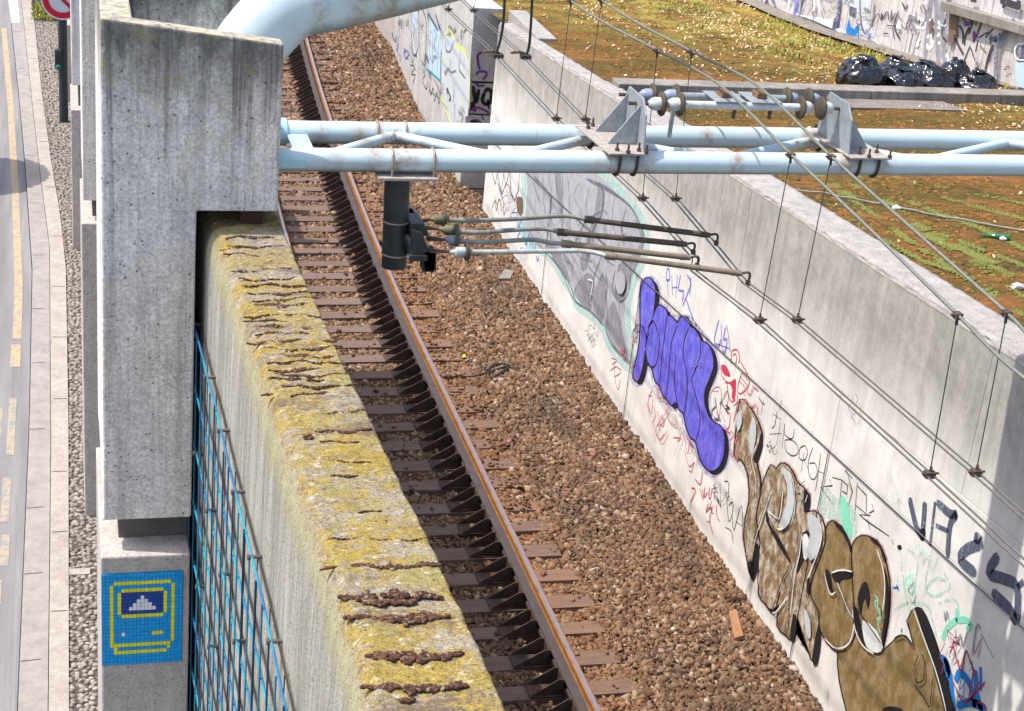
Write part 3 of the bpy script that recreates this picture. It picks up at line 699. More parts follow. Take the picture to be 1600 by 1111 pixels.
for r, cols in {6: (10,), 7: (9, 10, 11), 8: (8, 9, 10, 11, 12), 9: (7, 8, 9, 10, 11, 12, 13)}.items():
    for c in cols: grid[r][c] = 'w'
hl(16, 13, 15); grid[16][5] = 'w'
tm = {'b': ('blue_tiles', (0.0, 0.36, 0.80)), 'y': ('yellow_tiles', (0.86, 0.80, 0.02)), 'n': ('navy_tiles', (0.01, 0.06, 0.34)), 'w': ('white_tiles', (0.80, 0.82, 0.88))}
for ch, (nm, colr) in tm.items():
    b = MB()
    for r in range(NZ_):
        for c in range(NX):
            if grid[r][c] == ch:
                x = X0 + c * tw; z = Z1 - (r + 1) * th; j = random.uniform(0, .0022)
                b.box(x + .0012, x + tw - .0012, 9.7385 - j, 9.7475, z + .0012, z + th - .0012)
    mt = NT(nm, rough=0.25, spec=0.5); mt.color(mt.mix(mt.ramp(mt.g.outputs["Random Per Island"], [(0.0, 0.0), (1.0, 1.0)]), colr, tuple(k * .82 for k in colr)))
    b.build(nm, mt.m, mos, kind='stuff')
b = MB(); b.box(X0 - .003, X1 + .003, 9.744, 9.7485, Z0 - .003, Z1 + .003); b.build('backing', flat('blue_grout', (.02, .17, .38)), mos)

# ================================================================== LEFT RETAINING WALL
xr_ = interp([(2,1.50),(4.8,1.50),(5.3,1.49),(5.8,1.47),(6.4,1.44),(6.85,1.42),(7.35,1.40),(7.85,1.37),(8.45,1.35),(9.2,1.32),(10.1,1.30),(22,1.28)])
xl_ = interp([(2,1.00),(4.8,.985),(5.8,.97),(6.24,.95),(6.8,.93),(7.5,.91),(8.5,.885),(9.5,.85),(10.4,.80),(22,.80)])
lw = thing('retaining_wall', 'thick retaining wall beside the track, its top crusted with yellow lichen and brown moss', 'wall', (1.2, 6, GZ))
ys = np.concatenate([np.arange(3.4, 10.3, .014), np.arange(10.3, 21.8, .3), [21.8]])
prof = []
NT_ = 54
V = []
for yy in ys:
    xl, xr = xl_(yy), xr_(yy); top = 6.25 + (.0 if yy < 10 else 0)
    row = [(xl - .01, -.5), (xl - .005, 3.0), (xl, 4.5), (xl + .002, 5.2), (xl + .004, 5.7), (xl + .006, 5.9), (xl + .008, 6.02), (xl + .012, 6.10), (xl + .02, 6.16), (xl + .034, 6.205), (xl + .055, 6.235)]
    for k in range(NT_): row.append((xl + .075 + (xr - .012 - xl - .075) * k / (NT_ - 1), 6.25))
    row += [(xr, 6.235), (xr + .004, 6.15), (xr, 5.9), (xr, 4.0), (xr, -.5)]
    fade = 1.0 if yy < 10.3 else .3
    for i, (x, z) in enumerate(row):
        n1 = noise.fractal(Vector((x * 9, yy * 9, z * 9)), 1.0, 2.0, 5)
        n2 = noise.noise(Vector((x * 2.2, yy * 2.2, z * 2)))
        if 8 <= i < len(row) - 3:
            dz = (n1 * .010 + n2 * .012) * fade
            e = max(0, noise.noise(Vector((yy * 5.5, 3.3, 0))) + .1) * .05 if i < 16 else 0      # chipped left lip
            z = z + dz - e * (1 - (i - 8) / 8.0 if i < 16 else 0)
            x = x + n1 * .004
        elif i >= len(row) - 3: x = x + n2 * .004
        elif i > 2: x = x + (n1 * .004)
        V.append((x, yy, z))
nr = len(row); F = []
for i in range(len(ys) - 1):
    for k in range(nr - 1): F.append((i*nr+k, i*nr+k+1, (i+1)*nr+k+1, (i+1)*nr+k))
np_mesh('wall_body', np.array(V), np.array(F), M['lichen'], lw, smooth=True)
b = MB()
for yy in (3.4, 21.8): b.box(xl_(yy)+.01, xr_(yy)-.01, yy-.02 if yy > 5 else yy, yy if yy > 5 else yy+.02, -.5, 6.22)
b.build('end_face', M['lichen'], lw)
b = MB(); b.box(xl_(9.95)+.22, xl_(9.95)+.36, 9.90, 10.25, 6.25, 6.345); b.build('bearing_pad', M['moss_brown'], lw, bevel=.01)
# lower wall further on
t = thing('low_wall', 'low concrete wall continuing along the track behind the piers', 'wall', (1.0, 30, GZ))
b = MB(); b.box(.80, 1.28, 21.9, 52, -.5, 1.9); b.build('wall_body', M['pier_low'], t, bevel=.01)
# brown moss cushions in the cracks across the coping
cush = []
for x1, x2, yy, th_ in [(350,440,398,2),(345,425,388,2),(410,435,411,2),(385,480,458,2),(395,490,476,4),(380,500,494,3),(400,510,512,4),(385,525,534,5),(430,520,558,4),(420,500,578,3.5),(420,505,593,3),(410,430,616,4),(455,560,616,3),(512,570,645,4.5),(490,580,673,3),(475,490,684,5),(500,560,746,2.5),(585,620,815,3.5),(510,680,843,1.6),(500,555,889,3),(550,690,885,6),(520,690,932,9),(560,650,940,7),(540,700,966,9),(570,720,1026,10),(565,730,1075,8),(620,650,1095,6),
  (352,430,372,2),(355,450,385,1.6),(362,455,422,2),(372,470,436,2),(378,480,447,2),(392,500,468,2),(380,470,503,1.8),(398,520,522,2.4),(410,535,545,2.4),(418,540,567,2),(430,550,586,2.2),(440,560,603,2),(500,560,690,2.0),(520,580,722,1.8),(560,610,800,1.6)]:
    n = int((x2 - x1) * (1.2 + th_ * .30)); ph = random.uniform(0, 6)
    for k in range(n):
        px = random.uniform(x1, x2); u = (px - x1) / (x2 - x1)
        dens = noise.noise(Vector((px * .06, yy * .3, ph))) + .25
        if random.random() > .5 + dens * 1.8: continue
        wv = math.sin(min(1, max(0, u)) * math.pi) ** .5
        py = yy + random.gauss(0, th_ * .36 * wv * (.4 + max(0, dens) * 1.5)) - u * 2 + 2.2 * math.sin(px * .045 + ph) + 1.2 * math.sin(px * .13)
        p = atz(px, py, 6.252); cush.append((p, (.0035 + th_ * .00045) * random.uniform(.35, 1.3)))
ico_v = []; ico_f = []
import bmesh
bm = bmesh.new(); bmesh.ops.create_icosphere(bm, subdivisions=2, radius=1.0)
ico_v = np.array([v.co[:] for v in bm.verts]); ico_f = np.array([[v.index for v in f.verts] for f in bm.faces]); bm.free()
VV = []; FF = []; off = 0
for p, r in cush:
    vv = ico_v * (1 + rng.uniform(-.38, .38, (len(ico_v), 1))) * np.array([r * 1.3, r, r * .85]) + p
    VV.append(vv); FF.append(ico_f + off); off += len(vv)
o = np_mesh('moss_cushions', np.concatenate(VV), np.concatenate(FF), M['moss_brown'], lw, smooth=False); o['kind'] = 'stuff'

# blue lattice held off the face of the wall by spacers
lat = thing('lattice_trellis', 'dense blue steel rod trellis held off the lichen covered wall, its shadows drawn by brown rods', 'trellis', (.85, 7.5, 4))
fx = lambda y: xl_(y) - .048
def _solve(px, py):
    x = .84
    for _ in range(12): p = atx(px, py, x); x = fx(float(p[1]))
    return float(p[1]), float(p[2])
_ft = sorted(_solve(*p) for p in [(307.5,521),(320,574.5),(337,634.5),(353,706),(372,784.6),(382,824),(407.5,923),(431,1035),(445,1102)])
ft = lambda y: float(np.interp(y, [q[0] for q in _ft], [q[1] for q in _ft]))
rows_z = [0, -.40, -.80, -1.22, -1.64, -2.06, -2.5, -2.95, -3.4]
for dz in rows_z:
    b = MB(); ys_ = np.arange(4.4, 11.6, .35)
    b.tube([(fx(y), y, ft(y) + dz) for y in ys_], .0078, 6); b.build('rod', M['rod_blue'], lat, smooth=True)
    b = MB(); b.tube([(fx(y) + .036, y, ft(y) + dz - .012) for y in ys_], .0055, 6); b.build('shadow_rod', M['rod_shadow'], lat, smooth=True)  # brown rod close to the wall, drawing the blue rod's shadow
yv = 4.50; k = 0
while yv < 11.4:
    b = MB(); b.tube([(fx(yv) - .012, yv, ft(yv) + (.03 if k % 3 == 1 else .0)), (fx(yv) - .012, yv, .4)], .0052, 6); b.build('rod', M['rod_shaded' if k % 2 else 'rod_blue'], lat, smooth=True)
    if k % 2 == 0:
        b = MB(); b.tube([(fx(yv) + .030, yv + .02, ft(yv) - .012), (fx(yv) + .030, yv + .02, .4)], .0034, 6); b.build('shadow_rod', M['rod_shadow'], lat, smooth=True)  # likewise a solid brown line for the upright's shadow
    for j, dz in enumerate(rows_z):
        if (j % 2 == 0) and (k + (j // 2)) % 3 == 0:
            b = MB(); b.tube([(fx(yv) - .022, yv, ft(yv) + dz), (fx(yv) + .055, yv, ft(yv) + dz)], .011, 8); b.tube([(fx(yv) - .024, yv, ft(yv) + dz), (fx(yv) - .014, yv, ft(yv) + dz)], .017, 8)
            b.build('spacer', M['spacer'], lat)
    yv += .228; k += 1

# ================================================================== RIGHT-HAND WALL
WX = 7.42
rw = thing('graffiti_wall', 'long white and grey concrete wall covered with graffiti, opposite the lichen topped wall', 'wall', (7.6, 15, -.1))
zj = lambda y: 2.05 + (19.67 - y) * .08
zj2 = lambda y: zj(y) + .62
zl = lambda y: ztop(y) - .05
def face_panel(y0, y1, f0, f1, x=WX, nm='panel', mat=None, th=.12, g=.006):
    b = MB(); y0 += g; y1 -= g
    b.hexa([(x,y0,f0(y0)+g),(x+th,y0,f0(y0)+g),(x+th,y1,f0(y1)+g),(x,y1,f0(y1)+g),(x,y0,f1(y0)-g),(x+th,y0,f1(y0)-g),(x+th,y1,f1(y1)-g),(x,y1,f1(y1)-g)])
    return b.build(nm, mat or M['wall'], rw, bevel=.004)
ycuts = [28.3, 24.0, 19.55, 13.62, 8.2, 2.5]
for a, c in zip(ycuts[:-1], ycuts[1:]):
    face_panel(c, a, lambda y: -.4, zj, g=.005)
    face_panel(c, a, zj, zj2, g=.0035)
ycuts2 = [28.3, 22.6, 16.5, 11.2, 6.0, 2.5]
for a, c in zip(ycuts2[:-1], ycuts2[1:]): face_panel(c, a, zj2, zl, g=.003)
b = MB(); b.hexa([(WX+.02,2.5,-.4),(WX+.40,2.5,-.4),(WX+.40,28.28,-.4),(WX+.02,28.28,-.4),(WX+.02,2.5,zl(2.5)-.06),(WX+.40,2.5,zl(2.5)-.06),(WX+.40,28.28,zl(28.28)-.06),(WX+.02,28.28,zl(28.28)-.06)])
b.build('wall_core', M['groove'], rw)
# rough coping with a ragged front edge
ys = np.arange(2.5, 28.3, .045); V = []
for yy in ys:
    zt = ztop(yy); outer = 7.86 if yy < 20.5 else 7.66 if yy > 23 else 7.86 - (yy - 20.5) * .08
    row = [(WX - .004, zt - .055)]
    for k in range(5): row.append((WX - .004 + .003 * k, zt - .045 + .009 * k))
    for k in range(1, 15): row.append((WX + .01 + (outer - WX - .01) * k / 14, zt))
    row += [(outer + .004, zt - .3)]
    for i, (x, z) in enumerate(row):
        n1 = noise.fractal(Vector((x * 8, yy * 8, 1)), 1, 2, 4)
        rag = (noise.fractal(Vector((yy * 3.5, i * .15, 7)), 1, 2, 4)) * .028 if 0 < i < 9 else 0
        if 0 < i < len(row) - 1: z += n1 * .012; x += abs(rag)
        if i == 0: z += rag * .8
        V.append((x, yy, z))
nr = len(row)
np_mesh('coping', np.array(V), np.array([(i*nr+k, i*nr+k+1, (i+1)*nr+k+1, (i+1)*nr+k) for i in range(len(ys)-1) for k in range(nr-1)]), M['coping'], rw, smooth=False)
b = MB(); b.hexa([(7.44,28.0,-.4),(8.05,28.0,-.4),(8.05,28.3,-.4),(7.44,28.3,-.4),(7.44,28.0,3.44),(8.05,28.0,3.44),(8.05,28.3,3.42),(7.44,28.3,3.42)]); b.v = [(x, y, z) for x, y, z in b.v]
b.build('end_post', M['wall'], rw, bevel=.01)
b = MB(); b.box(7.66, 7.98, 26.5, 28.6, 2.4, 3.62); b.build('buttress', M['coping'], rw, bevel=.015)
# cable run clipped along the joint
cab = [(WX - .018, y, zj(y) + .0) for y in np.arange(2.5, 28.2, .5)]
b = MB(); b.tube(cab, .0062, 6); o = b.build('wall_cable', flat('cable_grey', (.13, .125, .12)), rw, smooth=True)
for yj_ in (13.62, 19.55, 24.0):
    b = MB(); b.tube([(WX - .016, yj_, -.1), (WX - .016, yj_ + .01, zj(yj_))], .005, 5); b.build('sealant_bead', M['groove'], rw)

# ------------------------------------------------------------------ the wall further on
fw = thing('far_wall', 'farther stretch of graffiti wall curving away, with a grey end face marked with black letters', 'wall', (7.6, 33, -.1))
fy = [29.7, 32.35, 35.2, 38.6, 42.5, 48, 56]
fxs = [7.30, 7.38, 7.52, 7.77, 8.07, 8.6, 9.5]
for i in range(len(fy) - 1):
    y0, y1, x0, x1 = fy[i], fy[i+1], fxs[i], fxs[i+1]
    for z0, z1 in ((-.4, 1.38), (1.38, 2.01), (2.01, 3.40)):
        b = MB(); s0 = (29.7 - y0) * SL * .8; s1 = (29.7 - y1) * SL * .8; g = .007
        za0, za1 = (z0 + s0 + g, z0 + s1 + g) if z0 > 0 else (z0, z0); zb0, zb1 = z1 + s0 - g, z1 + s1 - g
        b.hexa([(x0,y0+.002,za0),(x0+.56,y0+.002,za0),(x1+.56,y1-.012,za1),(x1,y1-.012,za1),(x0,y0+.002,zb0),(x0+.56,y0+.002,zb0),(x1+.56,y1-.012,zb1),(x1,y1-.012,zb1)])
        b.build('panel', M['far_wall'], fw, bevel=.004)
farx = interp(list(zip(fy, fxs)))

# ================================================================== GRAFFITI (thin paint films on their walls)
def paint(name, c, var=.18, scale=5, streak=0.0, sc=(1, 1, .3), tex=None, rough=.7, soft=0.0):
    n = NT(name, rough=rough, spec=.3)
    col = n.mix(n.ramp(n.noise(scale, v=n.vec(sc), detail=6, rough=.65), [(.3, 0.0), (.7, 1.0)]), c, tuple(min(1, k * (1 - var)) for k in c))
    if streak:
        col = n.mix(n.math('MULTIPLY', n.ramp(n.noise(1.0, v=n.vec((9, 9, 5.5), loc=(3, 3, 3)), detail=8, rough=.78), [(.45, 0.0), (.60, 1.0)]), streak), col, tex)
    # film worn through in specks and thin runs; the soft sprays cover only partly
    wear = n.math('ADD', n.math('MULTIPLY', n.noise(38, detail=5, rough=.75), .5), n.math('MULTIPLY', n.noise(1.0, v=n.vec((14, 14, 1.6), loc=(1, 4, 4)), detail=6, rough=.7), .5))
    n.put(n.b.inputs["Alpha"], n.ramp(wear, [(.36 + soft * .12, .25 * (1 - soft)), (.44 + soft * .14, 1.0 - soft * .35)]))
    n.color(col); return n.m
G = dict(
 blue=paint('violet_blue_spray', (.125,.105,.66), streak=.5, tex=(.30,.28,.85)), black=paint('black_spray', (.016,.014,.018)), halo=paint('lilac_spray', (.45,.40,.80), soft=.8),
 brown=paint('bronze_spray', (.24,.145,.065), streak=.95, tex=(.60,.55,.46), scale=7), olive=paint('olive_bronze_spray', (.215,.145,.05), streak=.6, tex=(.42,.31,.19), scale=5),
 white=paint('white_spray', (.82,.82,.80)), pink=paint('pink_spray', (.72,.40,.42), soft=.8), grey=paint('silver_spray', (.42,.42,.46), streak=.5, tex=(.56,.56,.60), scale=3),
 dgrey=paint('dark_grey_spray', (.20,.20,.23), soft=.35, streak=.3, tex=(.3,.3,.33)), mid=paint('mid_grey_spray', (.30,.30,.335), soft=.35, streak=.5, tex=(.42,.42,.46)), cyan=paint('aqua_spray', (.46,.74,.69), soft=.5, var=.15, streak=.7, tex=(.68,.76,.72)), mint=paint('mint_spray', (.25,.75,.52)), mintl=paint('pale_mint_spray', (.50,.80,.66), soft=.8),
 red=paint('red_spray', (.62,.05,.10)), redl=paint('thin_red_spray', (.70,.20,.24)), crimson=paint('crimson_spray', (.38,.03,.09)), ink=paint('marker_ink', (.06,.055,.07)), violet=paint('violet_marker', (.24,.22,.66)), sky=paint('sky_blue_spray', (.02,.22,.62)), slate=paint('slate_spray', (.10,.12,.18), soft=.35), purple=paint('purple_spray', (.20,.06,.24)),
 yellow=paint('lemon_spray', (.68,.78,.22)), iceblue=paint('ice_blue_spray', (.52,.66,.78)), brick=paint('umber_spray', (.20,.13,.09)), teal=paint('teal_spray', (.05,.35,.36)), pale=paint('chrome_spray', (.60,.64,.66), streak=.4, tex=(.45,.47,.5)))
def onwall(px, py): return atx(px, py, WX)
def onback(px, py): return None
_layer = [0]
class Piece:
    def __init__(s, name, mapper, parent, normal, label=None):
        s.o = bpy.data.objects.new(name, None); COL.objects.link(s.o); s.o.parent = parent; s.map = mapper; s.n = np.array(normal); s.k = 0
        if label: s.o['label'] = label
    def _off(s): s.k += 1; return s.n * (.0015 + .0007 * s.k)
    def fill(s, nm, pts, mat, sm=3, shift=(0, 0)):
        if sm: pts = smooth_pts(pts, sm, closed=True)
        off = s._off(); b = MB(); P_ = [s.map(p[0] + shift[0], p[1] + shift[1]) + off for p in pts]
        b.add(P_, [tuple(range(len(P_)))]); return b.build(nm, G[mat], s.o)
    def strokes(s, nm, lines, wd, mat, sm=4):
        """wd: width in metres on the wall"""
        off = s._off(); b = MB()
        for ln in lines:
            pts = smooth_pts(ln, sm) if sm and len(ln) > 2 else ln
            P_ = [np.array(s.map(p[0], p[1])) for p in pts]
            L = []
            for i, p in enumerate(P_):
                d = P_[min(i + 1, len(P_) - 1)] - P_[max(i - 1, 0)]
                q = np.cross(d, s.n); nn = np.linalg.norm(q); q = q / nn if nn > 1e-9 else np.array([0, 0, 1.])
                k = 1.0 if 0 < i < len(P_) - 1 else .55
                L.append((p + q * wd / 2 * k + off, p - q * wd / 2 * k + off))
            n = len(L); b.add([q for pr in L for q in pr], [(2*i, 2*i+1, 2*i+3, 2*i+2) for i in range(n - 1)])
        return b.build(nm, G[mat], s.o)
    def halo(s, nm, pts, mat, grow, sm=3, shift=(0, 0)):
        c = np.mean(pts, axis=0)
        P_ = smooth_pts(pts, sm, closed=True); out = []
        area = sum(P_[i][0]*P_[(i+1) % len(P_)][1]-P_[(i+1) % len(P_)][0]*P_[i][1] for i in range(len(P_)))
        sg = 1 if area > 0 else -1
        for i in range(len(P_)):
            a = P_[i-1]; d = P_[(i+1) % len(P_)]; t = d - a; n_ = np.array([t[1], -t[0]]) * sg; L_ = np.linalg.norm(n_)
            out.append(P_[i] + (n_ / L_ * grow if L_ > 1e-9 else 0))
        return s.fill(nm, out, mat, sm=0, shift=shift)
def Z(ox, oy, s, pts): return [(ox + x / s, oy + y / s) for x, y in pts]
WN = (-1, 0, 0)
# --- grey throw-up with aqua outline
g = Piece('graffiti', onwall, rw, WN, 'silver grey graffiti letters with an aqua outline, behind the four arms')
A = lambda pts: Z(740, 250, 3.174, pts)
out = A([(262,40),(256,130),(250,230),(242,320),(262,405),(330,450),(385,490),(440,580),(490,660),(520,730),(590,780),(640,835),(668,900),(700,960),(782,1045),(778,940),(764,800),(768,700),(795,600),(835,510),(858,400),(835,290),(775,200),(700,120),(640,60),(590,40),(420,36)])
g.halo('outline', out, 'cyan', 5)
g.fill('fill', A([(275,40),(268,130),(262,230),(256,320),(275,395),(340,440),(400,480),(455,570),(505,650),(535,720),(600,765),(648,820),(678,890),(712,945),(770,1010),(766,930),(750,800),(756,690),(785,590),(818,505),(838,400),(815,300),(757,215),(690,140),(630,85),(580,48),(420,42)]), 'grey')
for pts in [[(290,90),(330,200),(318,190)],[(400,62),(440,300),(432,60)],[(620,110),(650,150),(640,250),(610,330),(560,540),(530,500),(600,260)],
            [(700,640),(720,520),(780,480),(830,400),(800,290),(850,370),(820,500),(770,600),(745,700),(712,690)],[(500,640),(560,560),(600,590),(590,700),(580,740),(520,690)],
            [(655,800),(690,700),(720,760),(770,1000),(740,950),(690,880)],[(350,395),(440,560),(480,600),(440,480),(400,420)],[(600,660),(640,560),(660,650),(640,800),(600,740)],[(560,90),(610,100),(640,130),(600,120)]]:
    g.fill('shade', A(pts), 'mid')
g.strokes('line', [A(l) for l in [[(300,80),(380,180),(385,400),(400,480)],[(445,65),(445,450),(490,520),(492,600)],[(520,250),(600,400),(560,500),(640,600)],[(640,250),(560,300),(500,420)],[(655,420),(580,640),(575,740)],[(262,330),(330,420),(430,540),(500,690),(580,745),(650,820)],[(705,540),(690,640),(730,700),(770,650),(780,560)],[(320,60),(325,200)],[(380,62),(392,250)],[(850,370),(780,230),(660,145),(560,90)],[(660,640),(680,880),(780,1000)]]], .022, 'dgrey')
g.strokes('line', [A(l) for l in [[(415,70),(415,200),(440,330)],[(470,80),(480,300),(470,440)],[(350,80),(352,220),(370,330)],[(530,100),(500,180),(540,260),(520,330)],[(575,130),(560,250),(600,330),(560,400)],[(700,180),(690,300),(720,420),(700,500)],[(760,230),(740,330),(760,430)],[(455,420),(520,520),(540,600)],[(500,430),(530,480),(590,500)],[(640,300),(655,420),(640,520)],[(610,400),(650,480),(700,520)],[(660,560),(665,640),(650,700)],[(700,620),(720,700),(735,820)],[(715,760),(740,880),(765,960)],[(540,620),(560,700),(590,720)],[(300,250),(310,330),(340,380)],[(395,100),(380,220),(400,330)]]], .014, 'dgrey')
g.strokes('dark_line', [A(l) for l in [[(610,110),(645,150),(640,260),(600,330),(560,440)],[(850,370),(790,240),(700,160),(620,110)],[(655,800),(665,860),(700,930),(780,1010)],[(390,480),(450,560),(490,640),(510,700),(580,745),(640,810)]]], .034, 'dgrey')
for k in range(26):
    x0 = random.uniform(280, 790); y0 = random.uniform(80, 520) + max(0, (x0 - 430)) * .5
    if x0 > 700 and y0 > 800: continue
    g.strokes('spray_line', [A([(x0, y0), (x0 + random.uniform(-14, 14), y0 + random.uniform(20, 45)), (x0 + random.uniform(-22, 22), y0 + random.uniform(50, 100))])], random.choice([.010, .014, .03]), random.choice(['mid', 'dgrey', 'mid', 'pale']), sm=3)
g.fill('eye', A([(720,560),(745,550),(762,590),(758,640),(738,665),(718,640),(712,600)]), 'grey')
g.strokes('scratch', [A([(575,590),(600,600),(595,640),(585,680)]), A([(585,660),(600,665)])], .02, 'white')
g.strokes('scribble', [A(l) for l in [[(560,850),(575,845),(585,880),(600,870),(605,900)],[(570,870),(600,905)]]], .02, 'dgrey')
# --- dark strokes left of it
g = Piece('graffiti', onwall, rw, WN, 'black zigzag graffiti strokes and small blue tags at the far end of the near wall')
g.strokes('stroke', [A(l) for l in [[(92,62),(108,120),(118,62)],[(118,62),(138,160),(150,64)],[(150,64),(160,130),(175,62)],[(180,62),(186,170),(205,200),(222,150),(228,62)],[(120,110),(140,170),(160,120)]]], .05, 'slate', sm=0)
g.fill('drip', A([(215,185),(245,190),(245,260),(230,275),(215,240)]), 'brick')
g.strokes('tag', [A(l) for l in [[(110,180),(112,250),(128,190),(140,260)],[(150,200),(150,270),(165,230)],[(90,240),(110,200),(125,270)]]], .02, 'ink')
g.strokes('blue_tag', [A(l) for l in [[(190,258),(220,258)],[(200,262),(200,300)],[(222,270),(222,330),(240,290),(250,330)],[(205,340),(235,335),(215,400),(250,380)],[(250,350),(260,420),(275,370),(285,430)],[(262,395),(265,440)],[(290,400),(300,450),(312,405)],[(310,470),(318,500),(325,475)]]], .028, 'sky')
# --- violet blue bubble piece
B = lambda pts: Z(900, 400, 3.0857, pts)
g = Piece('graffiti', onwall, rw, WN, 'large violet blue bubble graffiti with black drop shadow')
stem = B([(345,104),(372,118),(386,170),(380,240),(374,306),(376,380),(366,430),(340,440),(330,500),(318,560),(300,600),(278,585),(284,530),(305,440),(312,330),(312,200),(322,130)])
body = B([(352,330),(372,300),(384,262),(404,236),(436,256),(446,286),(460,288),(480,308),(492,322),(502,302),(520,288),(545,308),(552,338),(574,348),(598,388),(606,406),(640,425),(660,468),(666,530),(645,592),(626,640),(622,700),(640,765),(668,800),(702,822),(718,870),(718,940),(698,1005),(660,1036),(625,1018),(600,975),(578,890),(556,876),(532,820),(522,762),(500,738),(484,705),(462,718),(440,690),(420,668),(404,625),(384,600),(368,540),(345,512),(336,460),(334,400)])
for P_ in (stem, body): g.halo('glow', P_, 'halo', 7, shift=(2, 3))
for P_ in (stem, body): g.halo('drop_shadow', P_, 'black', 1.0, shift=(5, 5))
for P_ in (stem, body): g.halo('outline', P_, 'black', 1.6)
for P_ in (stem, body): g.halo('fill', P_, 'blue', -.6)
g.strokes('inner_line', [B(l) for l in [[(440,285),(428,400),(418,470),(405,628)],[(492,330),(462,420),(452,520),(446,600),(434,690)],[(486,470),(478,560),(480,640),(496,735)],[(548,340),(522,420),(524,500),(540,600),(534,700),(524,765)],[(600,405),(602,470),(578,550),(562,590),(570,640),(596,730),(600,810),(582,886)],[(376,310),(402,380),(402,460),(386,525),(362,532),(342,480),(342,400),(358,335),(376,312)],[(336,440),(346,395),(356,372)],[(312,330),(330,350),(345,400)],[(374,306),(360,322),(348,345)]]], .026, 'black')
g.strokes('highlight', [B(l) for l in [[(325,160),(322,300),(312,420)],[(392,270),(388,330)],[(560,470),(578,460),(572,510),(560,500)],[(690,850),(704,910),(690,980)],[(352,420),(352,480)],[(540,730),(545,820)],[(615,660),(620,740)],[(640,450),(646,540)]]], .02, 'halo')
# --- bronze letters
C = lambda pts: Z(1080, 600, 2.175, pts)
g = Piece('graffiti', onwall, rw, WN, 'big bronze and white graffiti letters with black shadows at the near end of the wall')
L1 = C([(170,50),(200,75),(228,120),(242,165),(240,205),(224,258),(236,310),(236,380),(222,450),(236,540),(222,600),(210,655),(196,610),(188,560),(182,520),(188,450),(200,400),(198,320),(185,275),(165,248),(150,242),(156,150)])
R1 = C([(215,440),(232,380),(252,320),(274,274),(290,288),(308,268),(332,276),(352,305),(362,330),(404,376),(392,432),(420,430),(446,452),(458,500),(455,545),(432,610),(402,705),(436,775),(430,870),(418,945),(400,900),(372,815),(362,800),(352,870),(322,850),(295,820),(300,745),(280,775),(255,745),(232,712),(232,600),(222,540)])
G1 = C([(458,500),(470,470),(490,466),(520,500),(548,570),(552,640),(560,720),(562,800),(556,860),(530,895),(500,908),(462,875),(436,820),(436,775),(402,705),(432,610),(455,545)])
E1 = C([(548,580),(556,535),(580,515),(612,520),(645,548),(668,620),(678,700),(672,800),(655,886),(640,905),(615,905),(590,880),(566,820),(556,740)])
W1 = C([(500,908),(530,895),(556,860),(570,850),(590,885),(625,915),(660,900),(700,862),(730,855),(760,892),(738,800),(770,758),(800,790),(850,930),(900,1130),(880,1240),(560,1240),(530,1111),(506,1010)])
for nm, L_ in (('shadow', [L1, R1, G1, E1]),):
    for P_ in L_: g.halo(nm, P_, 'pink', 4.0, sm=2)
for P_ in (W1, G1, E1): g.halo('letter_outline', P_, 'black', 1.6, sm=2); g.halo('letter', P_, 'olive', -.6, sm=2)
for P_ in (R1, L1): g.halo('letter_outline', P_, 'black', 1.6, sm=2); g.halo('letter', P_, 'brown', -.6, sm=2)
for pts in [[(240,165),(246,200),(240,230),(225,268),(215,252),(232,200)],[(222,540),(236,560),(232,610),(215,668),(203,640)],[(262,430),(272,475),(300,520),(340,600),(334,600),(296,540),(258,465)],[(300,735),(305,700),(284,782),(262,755),(282,765)],[(350,780),(364,800),(354,872),(340,862)],[(436,815),(445,860),(432,950),(414,935)],
            [(388,360),(408,378),(404,425),(388,432)],[(384,505),(408,505),(400,560),(380,610),(362,640)],[(404,650),(412,700),(402,712),(396,690)],[(462,628),(478,640),(484,690),(495,712),(478,700),(464,670)],[(484,640),(520,636),(556,632),(545,655),(515,660),(508,672),(490,664)],
            [(556,756),(572,770),(582,820),(602,868),(592,882),(566,830)],[(662,620),(676,680),(680,730),(672,800),(660,885),(652,870),(664,790),(666,700)],[(768,758),(798,776),(840,880),(905,1115),(925,1240),(895,1240),(868,1111),(820,930),(780,800)],[(572,730),(586,680),(604,672),(612,720),(606,760),(596,720),(588,740),(582,780)],
            [(660,1100),(700,1095),(730,1111),(700,1150),(650,1150)],[(196,610),(205,650),(218,640),(210,600)],[(648,552),(640,545),(610,518),(640,528),(668,580),(662,600)],[(548,575),(540,540),(515,495),(490,468),(520,480),(550,540)]]:
    g.fill('letter_shadow', C(pts), 'black', sm=2)
g.fill('gap', C([(590,800),(640,840),(660,895),(640,912),(612,900),(596,870)]), 'white', sm=2)
g.fill('gap', C([(385,520),(400,508),(410,540),(402,590),(390,590)]), 'white', sm=2)
for pts in [[(312,284),(345,302),(360,360),(352,440),(328,488),(306,480),(330,410),(334,340)],[(402,444),(438,456),(452,515),(440,570),(412,600),(402,560),(412,510)],[(215,110),(228,140),(226,190),(212,240),(204,180)],[(160,110),(176,90),(180,130),(166,160)],[(392,760),(412,800),(414,860),(400,850)]]:
    g.fill('pale_panel', C(pts), 'pale', sm=2)
